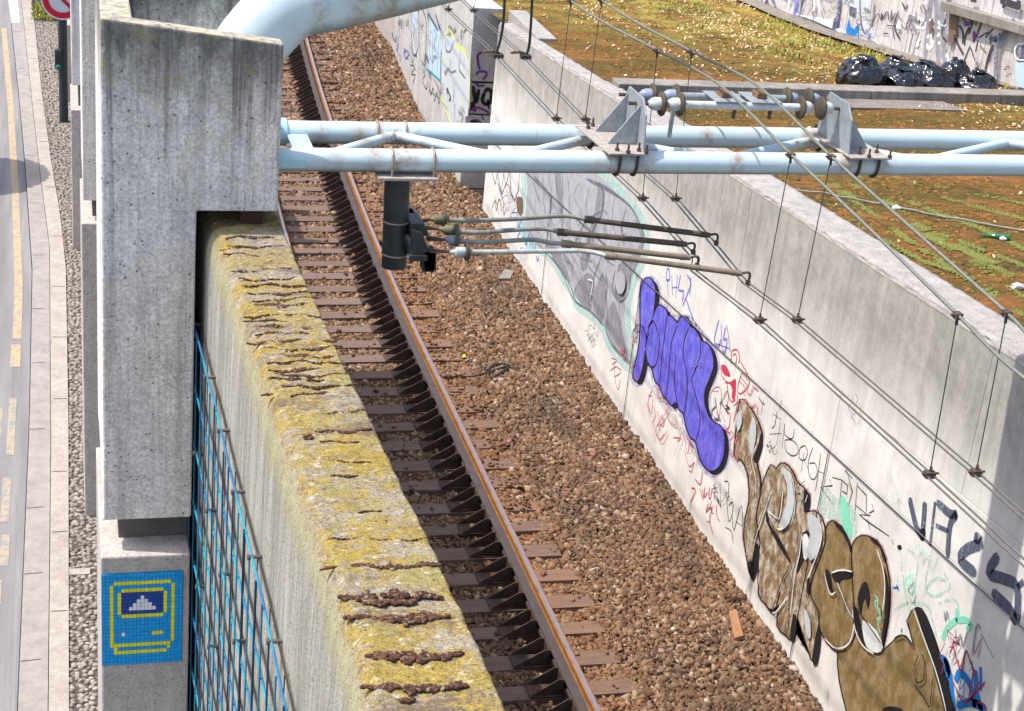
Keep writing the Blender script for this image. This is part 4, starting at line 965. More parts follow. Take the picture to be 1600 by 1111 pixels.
g.strokes('white_line', [C(l) for l in [[(228,210),(214,255),(228,320),(226,370)],[(278,365),(240,480),(222,540),(214,600)],[(320,360),(312,440),(302,455),(270,430)],[(352,330),(362,400),(350,460),(325,490),(300,490)],[(438,440),(452,500),(446,550),(420,620),(404,660)],[(640,560),(660,620),(668,690),(660,770)],[(505,672),(540,760),(562,810),(545,880),(500,896),(462,862)],[(462,640),(480,710),(500,705)],[(486,640),(520,630),(556,636)],[(766,765),(800,860),(840,970),(870,1080),(890,1180)],[(556,762),(566,830),(590,885),(630,915)],[(384,510),(376,580),(360,650),(345,780)],[(340,300),(355,330)],[(336,720),(300,770),(284,776)],[(240,640),(232,710)],[(404,376),(396,400)],[(205,500),(196,580)]]], .018, 'white')
g.strokes('black_line', [C(l) for l in [[(276,365),(238,480),(220,540),(208,660)],[(262,430),(300,510),(345,600),(320,660),(282,775)],[(318,358),(308,440),(296,465)],[(374,500),(366,590),(344,700),(338,850)],[(400,700),(436,775)],[(350,318),(360,400),(345,470),(312,500)],[(455,545),(430,610),(402,705)],[(508,672),(560,800)],[(548,575),(550,635)],[(556,740),(600,800),(655,880)],[(782,920),(770,960),(775,1010),(800,1000),(802,940),(792,915)],[(768,1020),(800,1060),(820,1095),(826,1050),(832,1000)],[(740,800),(756,850),(764,885)],[(700,862),(730,852),(764,888)]]], .013, 'black')
# --- mint, blue and crimson sprays
g = Piece('graffiti', onwall, rw, WN, 'thin mint green spray lines with bright blue and crimson scrawls near the bottom right')
g.strokes('mint', [C(l) for l in [[(712,550),(718,640),(735,740),(760,790)],[(735,560),(770,600),(760,700),(765,800)],[(820,560),(800,650),(795,720)],[(840,590),(800,700)],[(860,640),(880,690),(830,720),(800,700),(830,660),(870,670)],[(690,770),(730,745),(800,750),(820,800),(835,860)],[(840,745),(890,730),(910,760),(900,800),(860,840),(850,890)],[(700,650),(705,700)]]], .035, 'mintl')
g.strokes('mint_thick', [C(l) for l in [[(905,760),(905,800),(935,800),(950,820),(935,835)],[(905,800),(870,830),(856,870)]]], .06, 'mint')
g.fill('mint_patch', C([(440,380),(465,350),(490,380),(520,390),(560,430),(565,500),(540,530),(510,470),(480,460),(440,440)]), 'mintl')
g.fill('mint_patch', C([(510,380),(530,400),(545,500),(530,540),(515,470)]), 'mint')
g.strokes('drip', [C([(560,440),(562,500)]), C([(548,450),(550,510)])], .01, 'mintl')
g.strokes('blue_stroke', [C(l) for l in [[(850,925),(870,950),(875,985),(855,960)],[(862,930),(880,980),(895,1111),(900,1200)],[(900,1010),(915,980),(945,1010),(960,1060),(965,1100)],[(968,970),(972,1050),(990,1111)],[(985,960),(985,1040)],[(905,1095),(950,1080),(1000,1100)]]], .075, 'sky')
g.strokes('blue_mark', [C([(688,690),(706,690)]), C([(718,828),(716,842)]), C([(700,680),(705,700)]), C([(596,860),(610,820)])], .03, 'sky')
g.strokes('crimson', [C(l) for l in [[(915,882),(893,875),(895,900),(920,975),(935,905),(950,940),(975,1000)],[(918,960),(935,905)],[(985,870),(965,915)],[(980,1010),(945,1080),(960,980),(950,940)],[(890,1005),(930,1080),(985,1030),(1000,1010)],[(975,1080),(1000,1090),(1005,1111)],[(890,985),(900,1010)]]], .018, 'crimson')
g.strokes('grey_scrawl', [C(l) for l in [[(862,770),(866,800),(872,772),(878,805)],[(900,830),(905,880),(918,850),(925,890),(940,840)],[(958,920),(970,830),(982,820),(988,860),(975,930)],[(990,850),(1030,930)]]], .025, 'mid')
# --- big slate letters V A Z Y and black marks
g = Piece('graffiti', onwall, rw, WN, 'large slate blue sprayed letters V A Z Y by the contact wires')
g.strokes('letter', [C(l) for l in [[(742,385),(752,430),(768,490),(788,520)],[(795,400),(792,450),(786,520)],[(830,400),(812,550)],[(835,400),(880,440),(905,440)],[(832,480),(876,500)],[(905,440),(880,480),(872,590)]]], .085, 'slate', sm=4)
g.strokes('letter', [C(l) for l in [[(962,515),(985,540),(940,560),(915,595),(970,645)],[(1045,580),(1012,640),(1060,660),(1108,690),(1106,800),(1080,760),(1022,705)],[(1108,690),(1131,670)]]], .105, 'slate', sm=4)
g.fill('drip', C([(775,500),(790,488),(798,500),(792,530),(780,528)]), 'black')
# --- black marker tags above the bronze letters
D = lambda pts: Z(1140, 620, 4.63, pts)
g = Piece('graffiti', onwall, rw, WN, 'row of thin black marker tags reading T4EsQ6H ZPTAR below the wall cable')
g.strokes('tag', [D(l) for l in [[(378,20),(362,95)],[(312,120),(372,160)],[(345,100),(328,200),(305,225)],[(370,180),(340,345)],[(290,268),(375,262)],[(400,190),(380,370)],[(470,230),(455,300),(400,270),(400,195)],[(400,310),(410,390),(460,425),(495,400),(490,350),(450,310),(400,310)],[(548,350),(510,370),(505,440),(545,455),(565,400),(548,350)],[(540,400),(517,545)],[(535,440),(570,520)],[(605,362),(570,470),(580,570),(610,595),(635,550),(620,480),(575,480)],[(660,405),(640,560),(622,680)],[(705,450),(685,550)],[(640,535),(690,555)],[(210,0),(235,40),(258,55)],[(245,20),(228,130)]]], .013, 'ink', sm=3)
g.strokes('tag', [D(l) for l in [[(725,595),(745,640),(660,650),(755,780)],[(745,580),(815,600),(795,775)],[(815,600),(855,640),(850,700),(815,680)],[(845,520),(890,680),(845,850)],[(925,620),(905,895)],[(925,640),(990,710),(990,830)],[(910,780),(1010,860)],[(950,850),(1020,855)],[(940,850),(1000,900),(1155,1005)],[(1030,770),(1045,820),(1010,840)],[(1000,880),(1015,960)],[(835,530),(890,590)],[(1175,1030),(1190,1070)],[(860,620),(885,680)]]], .018, 'ink', sm=0)
g.fill('blot', D([(1215,1075),(1240,1070),(1248,1095),(1225,1105)]), 'black')
g.strokes('tag', [Z(1120, 700, 3.7, l) for l in [[(20,200),(25,345)],[(45,190),(70,200),(65,300),(50,240)],[(60,300),(70,420),(90,380),(95,310),(70,330)],[(90,380),(100,475),(145,325),(150,540)],[(110,420),(150,450)],[(50,455),(85,480),(97,545)]]], .012, 'ink', sm=3)
# small tags scattered between the pieces
g = Piece('graffiti', onwall, rw, WN, 'small faint scribbled tags scattered over the white paint')
for (cx0, cy0, n_, col_, sz) in [(1005,470,4,'ink',16),(990,520,5,'slate',12),(1130,640,5,'ink',18),(1168,620,4,'redl',14),(1150,690,5,'redl',16),(1092,560,3,'violet',10),(985,565,5,'redl',20),(1032,640,6,'redl',24),(1120,780,5,'ink',16),(1072,700,4,'redl',16),(1205,690,3,'ink',12),(1400,770,4,'mintl',20),(1490,1020,5,'crimson',20),(1440,880,4,'mint',22),(1520,1060,5,'sky',26),(1340,640,3,'mid',14),(1255,760,3,'ink',10),(800,330,5,'slate',14),(820,395,4,'sky',12),(790,300,4,'ink',16),(930,520,3,'ink',8),(1380,950,4,'mint',14)]:
    for _ in range(n_):
        p = [(cx0 + random.uniform(-sz, sz) * .6, cy0 + random.uniform(-sz, sz))]
        for _k in range(random.randint(2, 4)): p.append((p[-1][0] + random.uniform(-.4, .5) * sz, p[-1][1] + random.uniform(-.9, 1.0) * sz))
        g.strokes('scribble', [p], random.choice([.009, .012, .016]), col_, sm=4)
# --- violet tags
g = Piece('graffiti', onwall, rw, WN, 'two pale violet tags above the bubble graffiti')
g.strokes('tag', [B(l) for l in [[(440,60),(436,110),(452,110),(450,65),(440,60)],[(440,110),(446,195)],[(462,90),(466,190)],[(490,90),(480,200)],[(466,150),(490,150)],[(505,90),(495,160),(520,170),(512,220)],[(535,90),(555,130),(530,200),(515,240)],[(530,200),(560,290),(568,300)],[(555,100),(550,190)]]], .03, 'violet')
g.strokes('tag', [B(l) for l in [[(690,305),(668,400),(685,440),(700,400)],[(700,330),(705,440)],[(722,340),(712,400),(728,400),(720,460),(705,450)],[(728,330),(745,460)],[(675,420),(740,445)]]], .03, 'violet')
# --- red figures and small red tags
g = Piece('graffiti', onwall, rw, WN, 'red spray scribbles between the bubble graffiti and the bronze letters')
g.fill('blot', B([(702,530),(715,522),(732,540),(745,575),(735,580),(710,565)]), 'red')
g.fill('blot', B([(722,600),(745,606),(770,590),(772,640),(766,690),(752,680),(754,640),(740,615),(722,612)]), 'red')
g.strokes('line', [B(l) for l in [[(748,520),(752,460),(775,450),(790,480),(785,520)],[(758,480),(768,470),(776,490),(770,520)],[(790,500),(838,600),(800,660),(780,640),(800,560)],[(700,520),(702,570),(722,600)],[(730,615),(736,670),(752,700),(770,690)],[(795,580),(825,620)],[(790,600),(818,635)],[(800,560),(832,600)],[(735,690),(728,740),(745,760)],[(760,720),(785,700)],[(745,760),(740,820),(720,840),(745,850)],[(780,660),(775,730),(760,800)],[(700,700),(715,730)],[(700,750),(720,800)]]], .017, 'red')
g.strokes('line', [B(l) for l in [[(650,700),(652,660),(675,630),(700,640),(700,700),(690,780)],[(660,650),(690,650)],[(664,680),(668,740)],[(745,840),(762,860),(740,890)],[(752,860),(735,850)]]], .012, 'redl')
g.strokes('figure', [B(l) for l in [[(672,680),(676,720),(660,740),(655,770)],[(676,710),(690,790)]]], .02, 'ink')
g.strokes('tag', [B(l) for l in [[(170,490),(200,500),(175,520)],[(165,550),(200,530),(215,560),(185,580)],[(185,500),(190,600),(205,640),(215,590)],[(200,540),(222,545)]]], .014, 'redl')
g.strokes('tag', [B(l) for l in [[(370,640),(350,690),(355,720)],[(350,670),(372,680),(365,760)],[(372,720),(385,760),(372,800)],[(390,740),(405,790),(390,820)],[(410,770),(425,790),(420,820),(400,800)],[(370,790),(400,880),(430,850)]]], .014, 'redl')
g.strokes('tag', [B(l) for l in [[(470,872),(505,875),(490,890)],[(505,860),(520,920)],[(520,850),(540,950),(550,880)],[(550,900),(570,960)],[(525,930),(545,1010),(575,990)],[(545,1030),(560,1035),(570,990)],[(590,970),(580,1010)]]], .014, 'redl')
g.strokes('tag', [Z(1000, 560, 3.47, l) for l in [[(340,605),(330,680),(300,650)],[(325,700),(345,760),(340,700)],[(355,690),(350,750),(370,720)],[(380,690),(375,750),(385,750),(392,700)],[(405,680),(405,770)],[(275,780),(305,710),(280,700)],[(375,780),(360,830),(390,800),(380,880),(400,950)],[(365,880),(385,885)],[(415,790),(420,850),(435,880)]]], .016, 'red', sm=3)

# --- far wall
FN = (-1, 0, 0)
def onfar(px, py):
    # nearest hit with the bent far wall
    for i in range(len(fy) - 1):
        p0 = np.array([fxs[i], fy[i]]); p1 = np.array([fxs[i+1], fy[i+1]]); d = _wray(px, py)
        n2 = np.array([p1[1]-p0[1], -(p1[0]-p0[0])]); t = (n2 @ (p0 - CAMP[:2])) / (n2 @ d[:2]); P_ = CAMP + d * t
        if P_[1] < p1[1]: break
    return P_
H_ = lambda pts: Z(580, 0, 5.555, pts)
g = Piece('graffiti', onfar, fw, FN, 'ice blue and white lettering with black outlines on the far wall')
g.fill('fill', H_([(355,100),(400,95),(470,80),(520,130),(600,250),(610,440),(600,700),(500,600),(380,470),(350,300)]), 'iceblue', sm=1)
g.strokes('line', [H_(l) for l in [[(118,150),(125,330)],[(180,140),(160,390)],[(235,130),(248,250),(222,520)],[(350,80),(350,400),(375,480),(410,400),(415,150),(400,80)],[(420,350),(424,520)],[(445,80),(480,200),(470,560)],[(518,180),(500,580)],[(535,260),(530,640)],[(590,300),(572,660)]]], .05, 'slate')
g.strokes('line', [H_(l) for l in [[(380,470),(460,560)],[(495,115),(580,260)],[(560,120),(600,260)],[(490,120),(500,180)]]], .12, 'slate')
g.strokes('line', [H_(l) for l in [[(480,590),(605,705)]]], .10, 'teal')
g.strokes('line', [H_(l) for l in [[(610,430),(600,700)]]], .12, 'sky')
g.strokes('scribble', [H_(l) for l in [[(300,160),(310,230),(320,170),(330,260)],[(340,560),(380,580),(350,640),(385,650),(360,720)],[(470,640),(450,700),(480,770),(490,700)],[(505,730),(520,820),(540,760),(550,880),(570,800),(590,900),(600,780)],[(500,780),(590,850)]]], .03, 'ink')
g = Piece('graffiti', onfar, fw, FN, 'pale silver lettering edged with lemon yellow beside the grey end face')
g.fill('fill', H_([(640,260),(680,280),(720,340),(760,400),(850,520),(860,700),(840,1000),(700,1080),(640,900),(612,720),(620,450)]), 'pale', sm=1)
g.strokes('edge', [H_(l) for l in [[(640,340),(680,265),(725,345)],[(730,400),(800,430),(830,520)],[(610,500),(650,540)],[(610,830),(650,940),(690,1060)],[(780,840),(780,1070)],[(860,500),(850,930)],[(620,430),(640,700)]]], .09, 'yellow')
g.strokes('line', [H_(l) for l in [[(650,330),(650,430),(690,440),(720,350)],[(650,560),(660,660)],[(770,520),(765,600),(820,680)],[(710,700),(715,850)],[(620,880),(660,950)],[(730,900),(720,1060)],[(690,500),(690,620),(740,610)],[(655,300),(700,290)]]], .05, 'dgrey')
g.fill('ring', H_([(650,340),(670,310),(695,330),(698,400),(680,440),(655,420)]), 'iceblue', sm=2)
g = Piece('graffiti', onfar, fw, FN, 'tangle of thin dark and blue tags covering the far wall')
for k in range(46):
    t_ = random.random(); x0 = 604 + 125 * t_; top_ = 25 + (x0 - 604) * .15; bot_ = 60 + (x0 - 604) * 1.0
    y0 = random.uniform(top_, max(top_ + 10, bot_)); p = [(x0, y0)]
    for _k in range(random.randint(2, 4)): p.append((p[-1][0] + random.uniform(-4, 5), p[-1][1] + random.uniform(-12, 14)))
    p = [(min(734, a), b_) for a, b_ in p]
    g.strokes('tag', [p], random.choice([.018, .028, .05]), random.choice(['dgrey', 'slate', 'ink', 'mid', 'mid', 'iceblue', 'violet']), sm=4)
# end face: dark letters V Q
EY = 29.7 - .001
def onend(px, py): return aty(px, py, EY + .002)
g = Piece('graffiti', onend, fw, (0, -1, 0), 'black letters V Q and purple scrawls on the grey end face')
g.strokes('letter', [H_(l) for l in [[(885,740),(908,890),(935,770)],[(985,800),(965,860),(990,900),(1035,880),(1045,800),(1010,770),(985,800)],[(1010,860),(1022,945)]]], .075, 'black')
g.strokes('bar', [H_([(875,712),(1068,716)]), H_([(848,985),(1048,996)])], .05, 'black')
g.fill('block', H_([(862,890),(890,870),(915,950),(858,960)]), 'black', sm=0)
g.strokes('scrawl', [H_(l) for l in [[(960,450),(925,480),(930,560),(945,600)],[(915,650),(930,620),(990,620),(1000,650),(965,690)],[(915,960),(880,950),(920,930),(1000,960),(1030,1000)],[(870,1050),(920,1040),(960,1080)],[(960,1000),(975,1040)],[(1010,1070),(1040,1080)],[(910,715),(930,740),(985,740)]]], .05, 'purple')
g.strokes('scrawl', [H_([(860,1050),(920,1055)])], .08, 'black')

# ================================================================== MOSS ROOF BEHIND THE WALL
def zroof(x, y):
    z = ztop(y) - .09
    z += .02 * noise.noise(Vector((x * .8, y * .8, 0))) + .018 * noise.noise(Vector((x * 3, y * 3, 4))) + .012 * noise.noise(Vector((x * 9, y * 9, 8)))
    if y > 22.6: z += .05 * max(0, min(1, (y - 22.6) / 2))
    return z
xs = np.arange(7.6, 17.6, .055); ys = np.concatenate([np.arange(2, 10, .3), np.arange(10, 24, .055), np.arange(24, 46, .11)])
V = np.array([(x, y, zroof(x, y)) for y in ys for x in xs]); nx = len(xs)
idx = np.arange(len(ys) * nx).reshape(len(ys), nx)
Fq = np.stack([idx[:-1, :-1].ravel(), idx[:-1, 1:].ravel(), idx[1:, 1:].ravel(), idx[1:, :-1].ravel()], 1)
ro = np_mesh('roof_surface', V, Fq, M['roof'], smooth=True); ro['kind'] = 'structure'
tag(MB().box(7.9, 17.6, 2, 46, -.7, 1.5).build('roof_mass', M['pier_low']), kind='structure')
# green moss ridges along the roofing laps
ridges = [([(1270,274),(1336,315),(1394,355),(1435,386),(1512,436),(1600,492)], 2.2), ([(1275,274),(1300,285),(1336,312)], 5), ([(1308,276),(1396,320),(1446,364),(1510,392),(1572,417),(1640,440)], 4.5), ([(1369,276),(1407,290),(1517,320),(1600,342),(1640,352)], 2),
          ([(1340,278),(1358,287),(1462,331),(1531,356),(1600,388),(1640,405)], 3), ([(1284,312),(1352,356),(1435,403),(1490,422)], 2.2), ([(1421,345),(1504,378),(1600,414)], 2.5), ([(1504,397),(1600,463)], 2), ([(1446,364),(1510,394),(1580,425)], 8),
          ([(1400,276),(1450,287),(1600,318)], 1.5), ([(1340,330),(1420,375),(1560,460)], 1.6), ([(868,55),(900,62),(960,72)], 2), ([(1030,45),(1070,60),(1110,74),(1180,92)], 1.6), ([(880,2),(930,22),(1000,38)], 2.5)]
bm = bmesh.new(); bmesh.ops.create_icosphere(bm, subdivisions=1, radius=1.0)
i1v = np.array([v.co[:] for v in bm.verts]); i1f = np.array([[v.index for v in f.verts] for f in bm.faces]); bm.free()
def blobs(name, centers, rads, mat, sq=(1.4, 1.2, .8), parent=None):
    n = len(centers); C_ = np.array(centers); R_ = np.array(rads)
    v = i1v[None] * (1 + rng.uniform(-.28, .28, (n, len(i1v), 1))) * (R_[:, None, None] * np.array(sq)) + C_[:, None, :]
    f = (i1f[None] + (np.arange(n) * len(i1v))[:, None, None]).reshape(-1, 3)
    return np_mesh(name, v.reshape(-1, 3), f, mat, parent)
cs = []; rs_ = []
for pts, wpx in ridges:
    sp = smooth_pts(pts, 14)
    for p in sp:
        for _ in range(int(14 + wpx * 16)):
            q = on_roof(p[0] + random.uniform(-5, 5), p[1] + random.gauss(0, wpx * .5))
            if noise.noise(Vector((q[0] * 5, q[1] * 5, 0))) < -.28: continue; q[2] = zroof(q[0], q[1]) + .003
            cs.append(q); rs_.append(random.uniform(.003, .012))
tag(blobs('moss_ridges', cs, rs_, M['moss_green']), 'bright green moss growing in long ridges over the flat roof', kind='stuff')
# cushions of brown, olive and orange moss over the rest of the roof
cs = []; rs_ = []
for _ in range(26000):
    x = random.uniform(7.9, 15.5); y = random.uniform(12.5, 40)
    if noise.noise(Vector((x * 1.1, y * 1.5, 3))) + .5 * noise.noise(Vector((x * 4, y * 4, 3))) < -.1: continue
    cs.append((x, y, zroof(x, y) - .002)); rs_.append(random.uniform(.008, .026))
mm = NT("mixed_moss", rough=1, spec=.1); mc = mm.ramp(mm.g.outputs["Random Per Island"], [(0, (.045, .036, .013)), (.3, (.10, .085, .022)), (.5, (.20, .095, .03)), (.8, (.33, .125, .04)), (1, (.22, .18, .045))])
zone = mm.ramp(mm.noise(0.6, v=mm.vec((.6, 1, 1), loc=(2, 2, 2)), detail=6), [(.42, 0.0), (.55, 1.0)])
mc = mm.mix(mm.math('MULTIPLY', zone, .6), mc, mm.mix(.5, (.34, .14, .045), mc)); mm.color(mc)
tag(blobs('moss_cushions', cs, rs_, mm.m, sq=(1.5, 1.3, .55)), 'brown and orange moss cushions covering the flat roof', kind='stuff')
# dry leaves
def leaves(name, pos, size, mat):
    n = len(pos); P_ = np.array(pos); s = np.array(size)
    a = rng.uniform(0, 6.28, n); t = rng.normal(0, .45, n); u = rng.normal(0, .45, n)
    ex = np.stack([np.cos(a), np.sin(a), t], 1); ey = np.stack([-np.sin(a), np.cos(a), u], 1)
    v = np.stack([P_ + ex * s[:, None], P_ + ey * s[:, None] * .55 + np.array([0, 0, .004]), P_ - ex * s[:, None] * .9, P_ - ey * s[:, None] * .55], 1)
    f = np.arange(n * 4).reshape(n, 4)
    return np_mesh(name, v.reshape(-1, 3), f, mat)
pos = []; sz = []
for _ in range(30000):
    x = random.uniform(7.9, 15.4); y = random.uniform(12.5, 42)
    d = .10 + (.75 if y > 23 and x > 9.8 - (y - 23) * .08 else 0) * max(0, min(1, .5 + 1.5 * noise.noise(Vector((x * .55, y * .55, 11)))))
    d += .6 * max(0, 1 - abs(y - 22.2) / .9) * (1 if x > 12 and y < 22 else .0)
    if y < 22: d *= .22 if not (x > 12.6 and y > 19.6) else 3.5
    elif x < 11.5: d *= .55
    if random.random() < d: pos.append((x, y, zroof(x, y) + random.uniform(.01, .04))); sz.append(random.uniform(.010, .036))
tag(leaves('dry_leaves', pos, sz, M['leaf_litter']), 'pale dry leaves scattered over the mossy roof', kind='stuff')
gr = MB()
for _ in range(5200):
    x = random.uniform(8.5, 15.2); y = random.uniform(22.9, 40)
    if x < 12.2 - (y - 23) * .22: continue
    g_ = noise.noise(Vector((x * .7, y * .6, 21))) + .35 * noise.noise(Vector((x * 3, y * 3, 2)))
    if g_ > .05 or (x > 13.0 and y < 28 and random.random() < .6): weed(gr, (x, y, zroof(x, y)), 4, random.uniform(.05, .13), .06)
tag(gr.build('grass', M['grass']), 'yellow green grass tufts growing among the leaves on the roof', kind='stuff')

# kerb across the roof and its gutter strip
kb = thing('roof_kerb', 'long concrete kerb crossing the mossy roof in front of the black bags', 'kerb', (11, 22.5, 3.8))
for x0, x1 in [(7.70, 9.6), (9.61, 11.7), (11.71, 13.9), (13.91, 17.4)]:
    b = MB(); b.box(x0, x1, 22.28, 22.62, zroof(12, 22.5) - .15, 3.985); b.build('kerb_block', M['kerb'], kb, bevel=.012)
b = MB(); b.hexa([(8.9, 21.0, 3.8), (12.9, 21.0, 3.8), (12.9, 22.27, 3.7), (8.9, 22.27, 3.7), (8.9, 21.0, 3.955), (12.9, 21.0, 3.955), (12.9, 22.27, 3.86), (8.9, 22.27, 3.86)])
b.v = [(x, y if y > 21.5 else 21.55, z - .03 if y < 21.5 else z) for x, y, z in b.v]
b.build('gutter_strip', concrete('mauve_concrete', (.25, .215, .19), (.17, .145, .125), streak=0, pits=0, big=4), kb, bevel=.005)
# ------------------------------------------------------------------ back wall
bx = lambda y: float(np.interp(y, [18, 22.5, 24, 26.5, 29, 33.5, 46], [15.9, 14.95, 14.62, 14.2, 13.95, 14.15, 14.9]))
bw = thing('sprayed_wall', 'high pale wall covered with tall graffiti at the back of the mossy roof', 'wall', (15, 27, 3.6))
yb = [18, 20.5, 22.5, 24.2, 26.2, 28.2, 30.5, 33, 36, 40, 46]
for a, c in zip(yb[:-1], yb[1:]):
    g_ = .006; b = MB(); a += g_; c -= g_; h = 2.0
    za, zc = ztop(a) - .3, ztop(c) - .3
    b.hexa([(bx(a), a, za), (bx(a) + .3, a, za), (bx(c) + .3, c, zc), (bx(c), c, zc), (bx(a), a, za + h), (bx(a) + .3, a, za + h), (bx(c) + .3, c, zc + h), (bx(c), c, zc + h)])
    b.build('panel', M['back_wall'], bw)
b = MB(); b.hexa([(15.7, 18, 3.4), (16.3, 18, 3.4), (15.2, 46, 2), (14.95, 46, 2), (15.7, 18, 5.9), (16.3, 18, 5.9), (15.2, 46, 3.8), (14.95, 46, 3.8)])
# ledge and the wall above it at the right
def onback(px, py):
    d = _wray(px, py); t = 1.0
    yy = 26.0
    for _ in range(30): t = bx(yy) / d[0]; yy = float(d[1] * t)
    return CAMP + d * t
pa, pb_ = onback(1488, 12), onback(1600, 46)
b = MB()
za, zb = pa[2], pb_[2]; slope_ = (zb - za) / (pb_[1] - pa[1]); zL = lambda y: zb + (y - pb_[1]) * slope_
y0, y1 = 19.0, float(pa[1])
b.hexa([(bx(y0)-.22,y0,zL(y0)-.05),(bx(y0)+.02,y0,zL(y0)-.05),(bx(y1)+.02,y1,zL(y1)-.05),(bx(y1)-.22,y1,zL(y1)-.05),(bx(y0)-.22,y0,zL(y0)+.10),(bx(y0)+.02,y0,zL(y0)+.10),(bx(y1)+.02,y1,zL(y1)+.10),(bx(y1)-.22,y1,zL(y1)+.10)])
b.build('ledge', M['kerb'], bw, bevel=.01)
b = MB()
ya = 25.0
b.add([], [])
seg_y = np.linspace(22.9, 40, 24)
V = []; F = []
for i, y in enumerate(seg_y):
    wd = .0 if y < 23.4 else .38 * min(1, (y - 23.4) / 1.5)
    V += [(bx(y) - wd, y, zroof(bx(y)-wd, y) + .05), (bx(y) + .01, y, zroof(bx(y), y) + .09)]
F = [(2*i, 2*i+1, 2*i+3, 2*i+2) for i in range(len(seg_y)-1)]
b.add(V, F); b.build('footing', bpy.data.materials['mauve_concrete'], bw)
g = Piece('graffiti', onback, bw, (-1, -.25, 0), 'tall black, violet and sky blue graffiti strokes along the sprayed wall')
K = lambda pts: Z(1150, 0, 3.556, pts)
K2 = lambda pts: Z(1460, 0, 9.257, pts)
g.fill('fill', K([(130,-40),(320,-40),(560,-30),(760,-30),(740,120),(800,250),(700,190),(600,190),(520,150),(430,110),(330,80),(240,60),(150,20)]), 'pale', sm=1)
g.fill('fill', K([(960,-30),(1150,-30),(1160,100),(1230,200),(1180,340),(1100,310),(1000,240),(950,120)]), 'halo', sm=1) if False else None
g.strokes('bar', [K(l) for l in [[(125,-20),(128,30)],[(178,-20),(180,30)],[(425,-20),(430,110)]]], .07, 'slate')
g.strokes('violet_bar', [K([(325,-20),(345,20),(325,90)])], .16, 'violet')
g.strokes('bar', [K(l) for l in [[(375,-20),(350,90)],[(580,0),(565,100),(538,160)]]], .11, 'slate')
g.strokes('bar', [K([(545,140),(560,120),(550,165)])], .18, 'slate')
g.strokes('line', [K(l) for l in [[(420,40),(390,100)],[(520,-10),(530,20)],[(690,-20),(695,120),(715,180),(750,190)],[(770,20),(765,100),(740,170)],[(475,0),(490,70)]]], .05, 'dgrey')
g.fill('block', K([(632,30),(672,45),(665,98),(630,82)]), 'slate', sm=0)
g.fill('blue_patch', K([(628,100),(640,150),(660,160),(680,125),(682,200),(676,215),(668,195),(640,190),(618,195),(612,170)]), 'sky', sm=0)
g.strokes('drip', [K([(675,180),(678,215)])], .05, 'cyan')
g.strokes('white_ring', [K(l) for l in [[(980,100),(1040,110),(1060,150),(1000,150)],[(1070,110),(1140,130),(1110,170)],[(1075,190),(1060,230),(1075,270),(1095,240),(1085,190)],[(1130,180),(1120,230),(1140,240)]]], .06, 'white')
g.strokes('dark_streak', [K(l) for l in [[(1085,-20),(1075,100),(1050,330)],[(1110,-20),(1120,120),(1125,345)],[(1145,0),(1150,150),(1160,345)],[(1175,-10),(1200,60),(1150,160),(1185,230)]]], .12, 'mid')
g.strokes('line', [K(l) for l in [[(985,180),(960,290)],[(1020,170),(985,300)],[(1000,60),(1010,130)],[(1040,20),(1060,90),(1030,150)]]], .04, 'dgrey')
g.strokes('tag', [K(l) for l in [[(810,110),(812,70),(822,100),(838,60)],[(845,60),(850,110)],[(868,55),(862,120),(890,70)],[(905,60),(880,140),(905,200),(915,215)],[(840,140),(905,145)],[(820,185),(850,183)],[(870,150),(880,210)],[(925,10),(945,50),(955,20)]]], .035, 'ink', sm=2)
g.strokes('streak', [K2(l) for l in [[(130,390),(170,280),(190,180)],[(125,400),(125,520),(190,600)],[(300,540),(380,700),(425,780)],[(510,380),(450,530),(440,650)],[(550,150),(560,300),(500,490)],[(690,150),(690,300),(610,520),(560,600)],[(520,660),(410,940)],[(530,680),(590,860)],[(640,560),(600,740)],[(850,410),(740,540)],[(820,540),(810,640)],[(850,640),(790,800),(740,1010)],[(640,900),(630,1060)],[(780,460),(640,540)],[(860,660),(800,900)],[(370,360),(420,480),(410,620)],[(870,570),(920,600),(960,520),(940,480)],[(340,500),(350,520)]]], .04, 'ink')
g.strokes('streak', [K2(l) for l in [[(400,270),(470,240),(540,290),(500,340),(440,350)],[(430,300),(490,320)],[(580,440),(580,560),(620,480)]]], .06, 'purple')
for k in range(70):
    x0 = random.uniform(1190, 1590); yb_ = 10 + (x0 - 1190) * .33; y0 = random.uniform(-10, max(0, yb_ - 6)); p = [(x0, y0)]
    for _k in range(random.randint(2, 4)): p.append((p[-1][0] + random.uniform(-6, 7), p[-1][1] + random.uniform(-9, 13)))
    g.strokes('tag', [p], random.choice([.02, .03, .06]), random.choice(['dgrey', 'ink', 'mid', 'purple', 'slate', 'halo', 'brick', 'white', 'dgrey']), sm=4)
g.strokes('umber_streak', [K2(l) for l in [[(300,150),(290,420),(270,620)],[(340,200),(330,500)]]], .14, 'brick')
g.strokes('arc', [K2([(1200,270),(1090,420),(980,620),(935,820),(935,1110),(945,1180)])], .10, 'slate')
g.strokes('arc_light', [K2([(1190,255),(1070,410),(955,620),(912,830),(912,1110)])], .05, 'halo')
g.strokes('streak', [K2(l) for l in [[(1140,440),(1190,470),(1160,540)],[(1080,500),(1220,560)],[(1180,430),(1120,540)]]], .03, 'mid')
g.halo('ring', K2([(1215,720),(1240,660),(1300,640),(1380,660),(1380,830),(1290,850),(1230,820)]), 'white', 2.2, sm=2)
g.fill('dark_eye', K2([(1215,720),(1240,660),(1300,640),(1380,660),(1380,830),(1290,850),(1230,820)]), 'slate', sm=2)
g.fill('ice_patch', K2([(1220,880),(1260,900),(1400,890),(1400,1290),(1240,1240),(1215,1100)]), 'iceblue', sm=0)
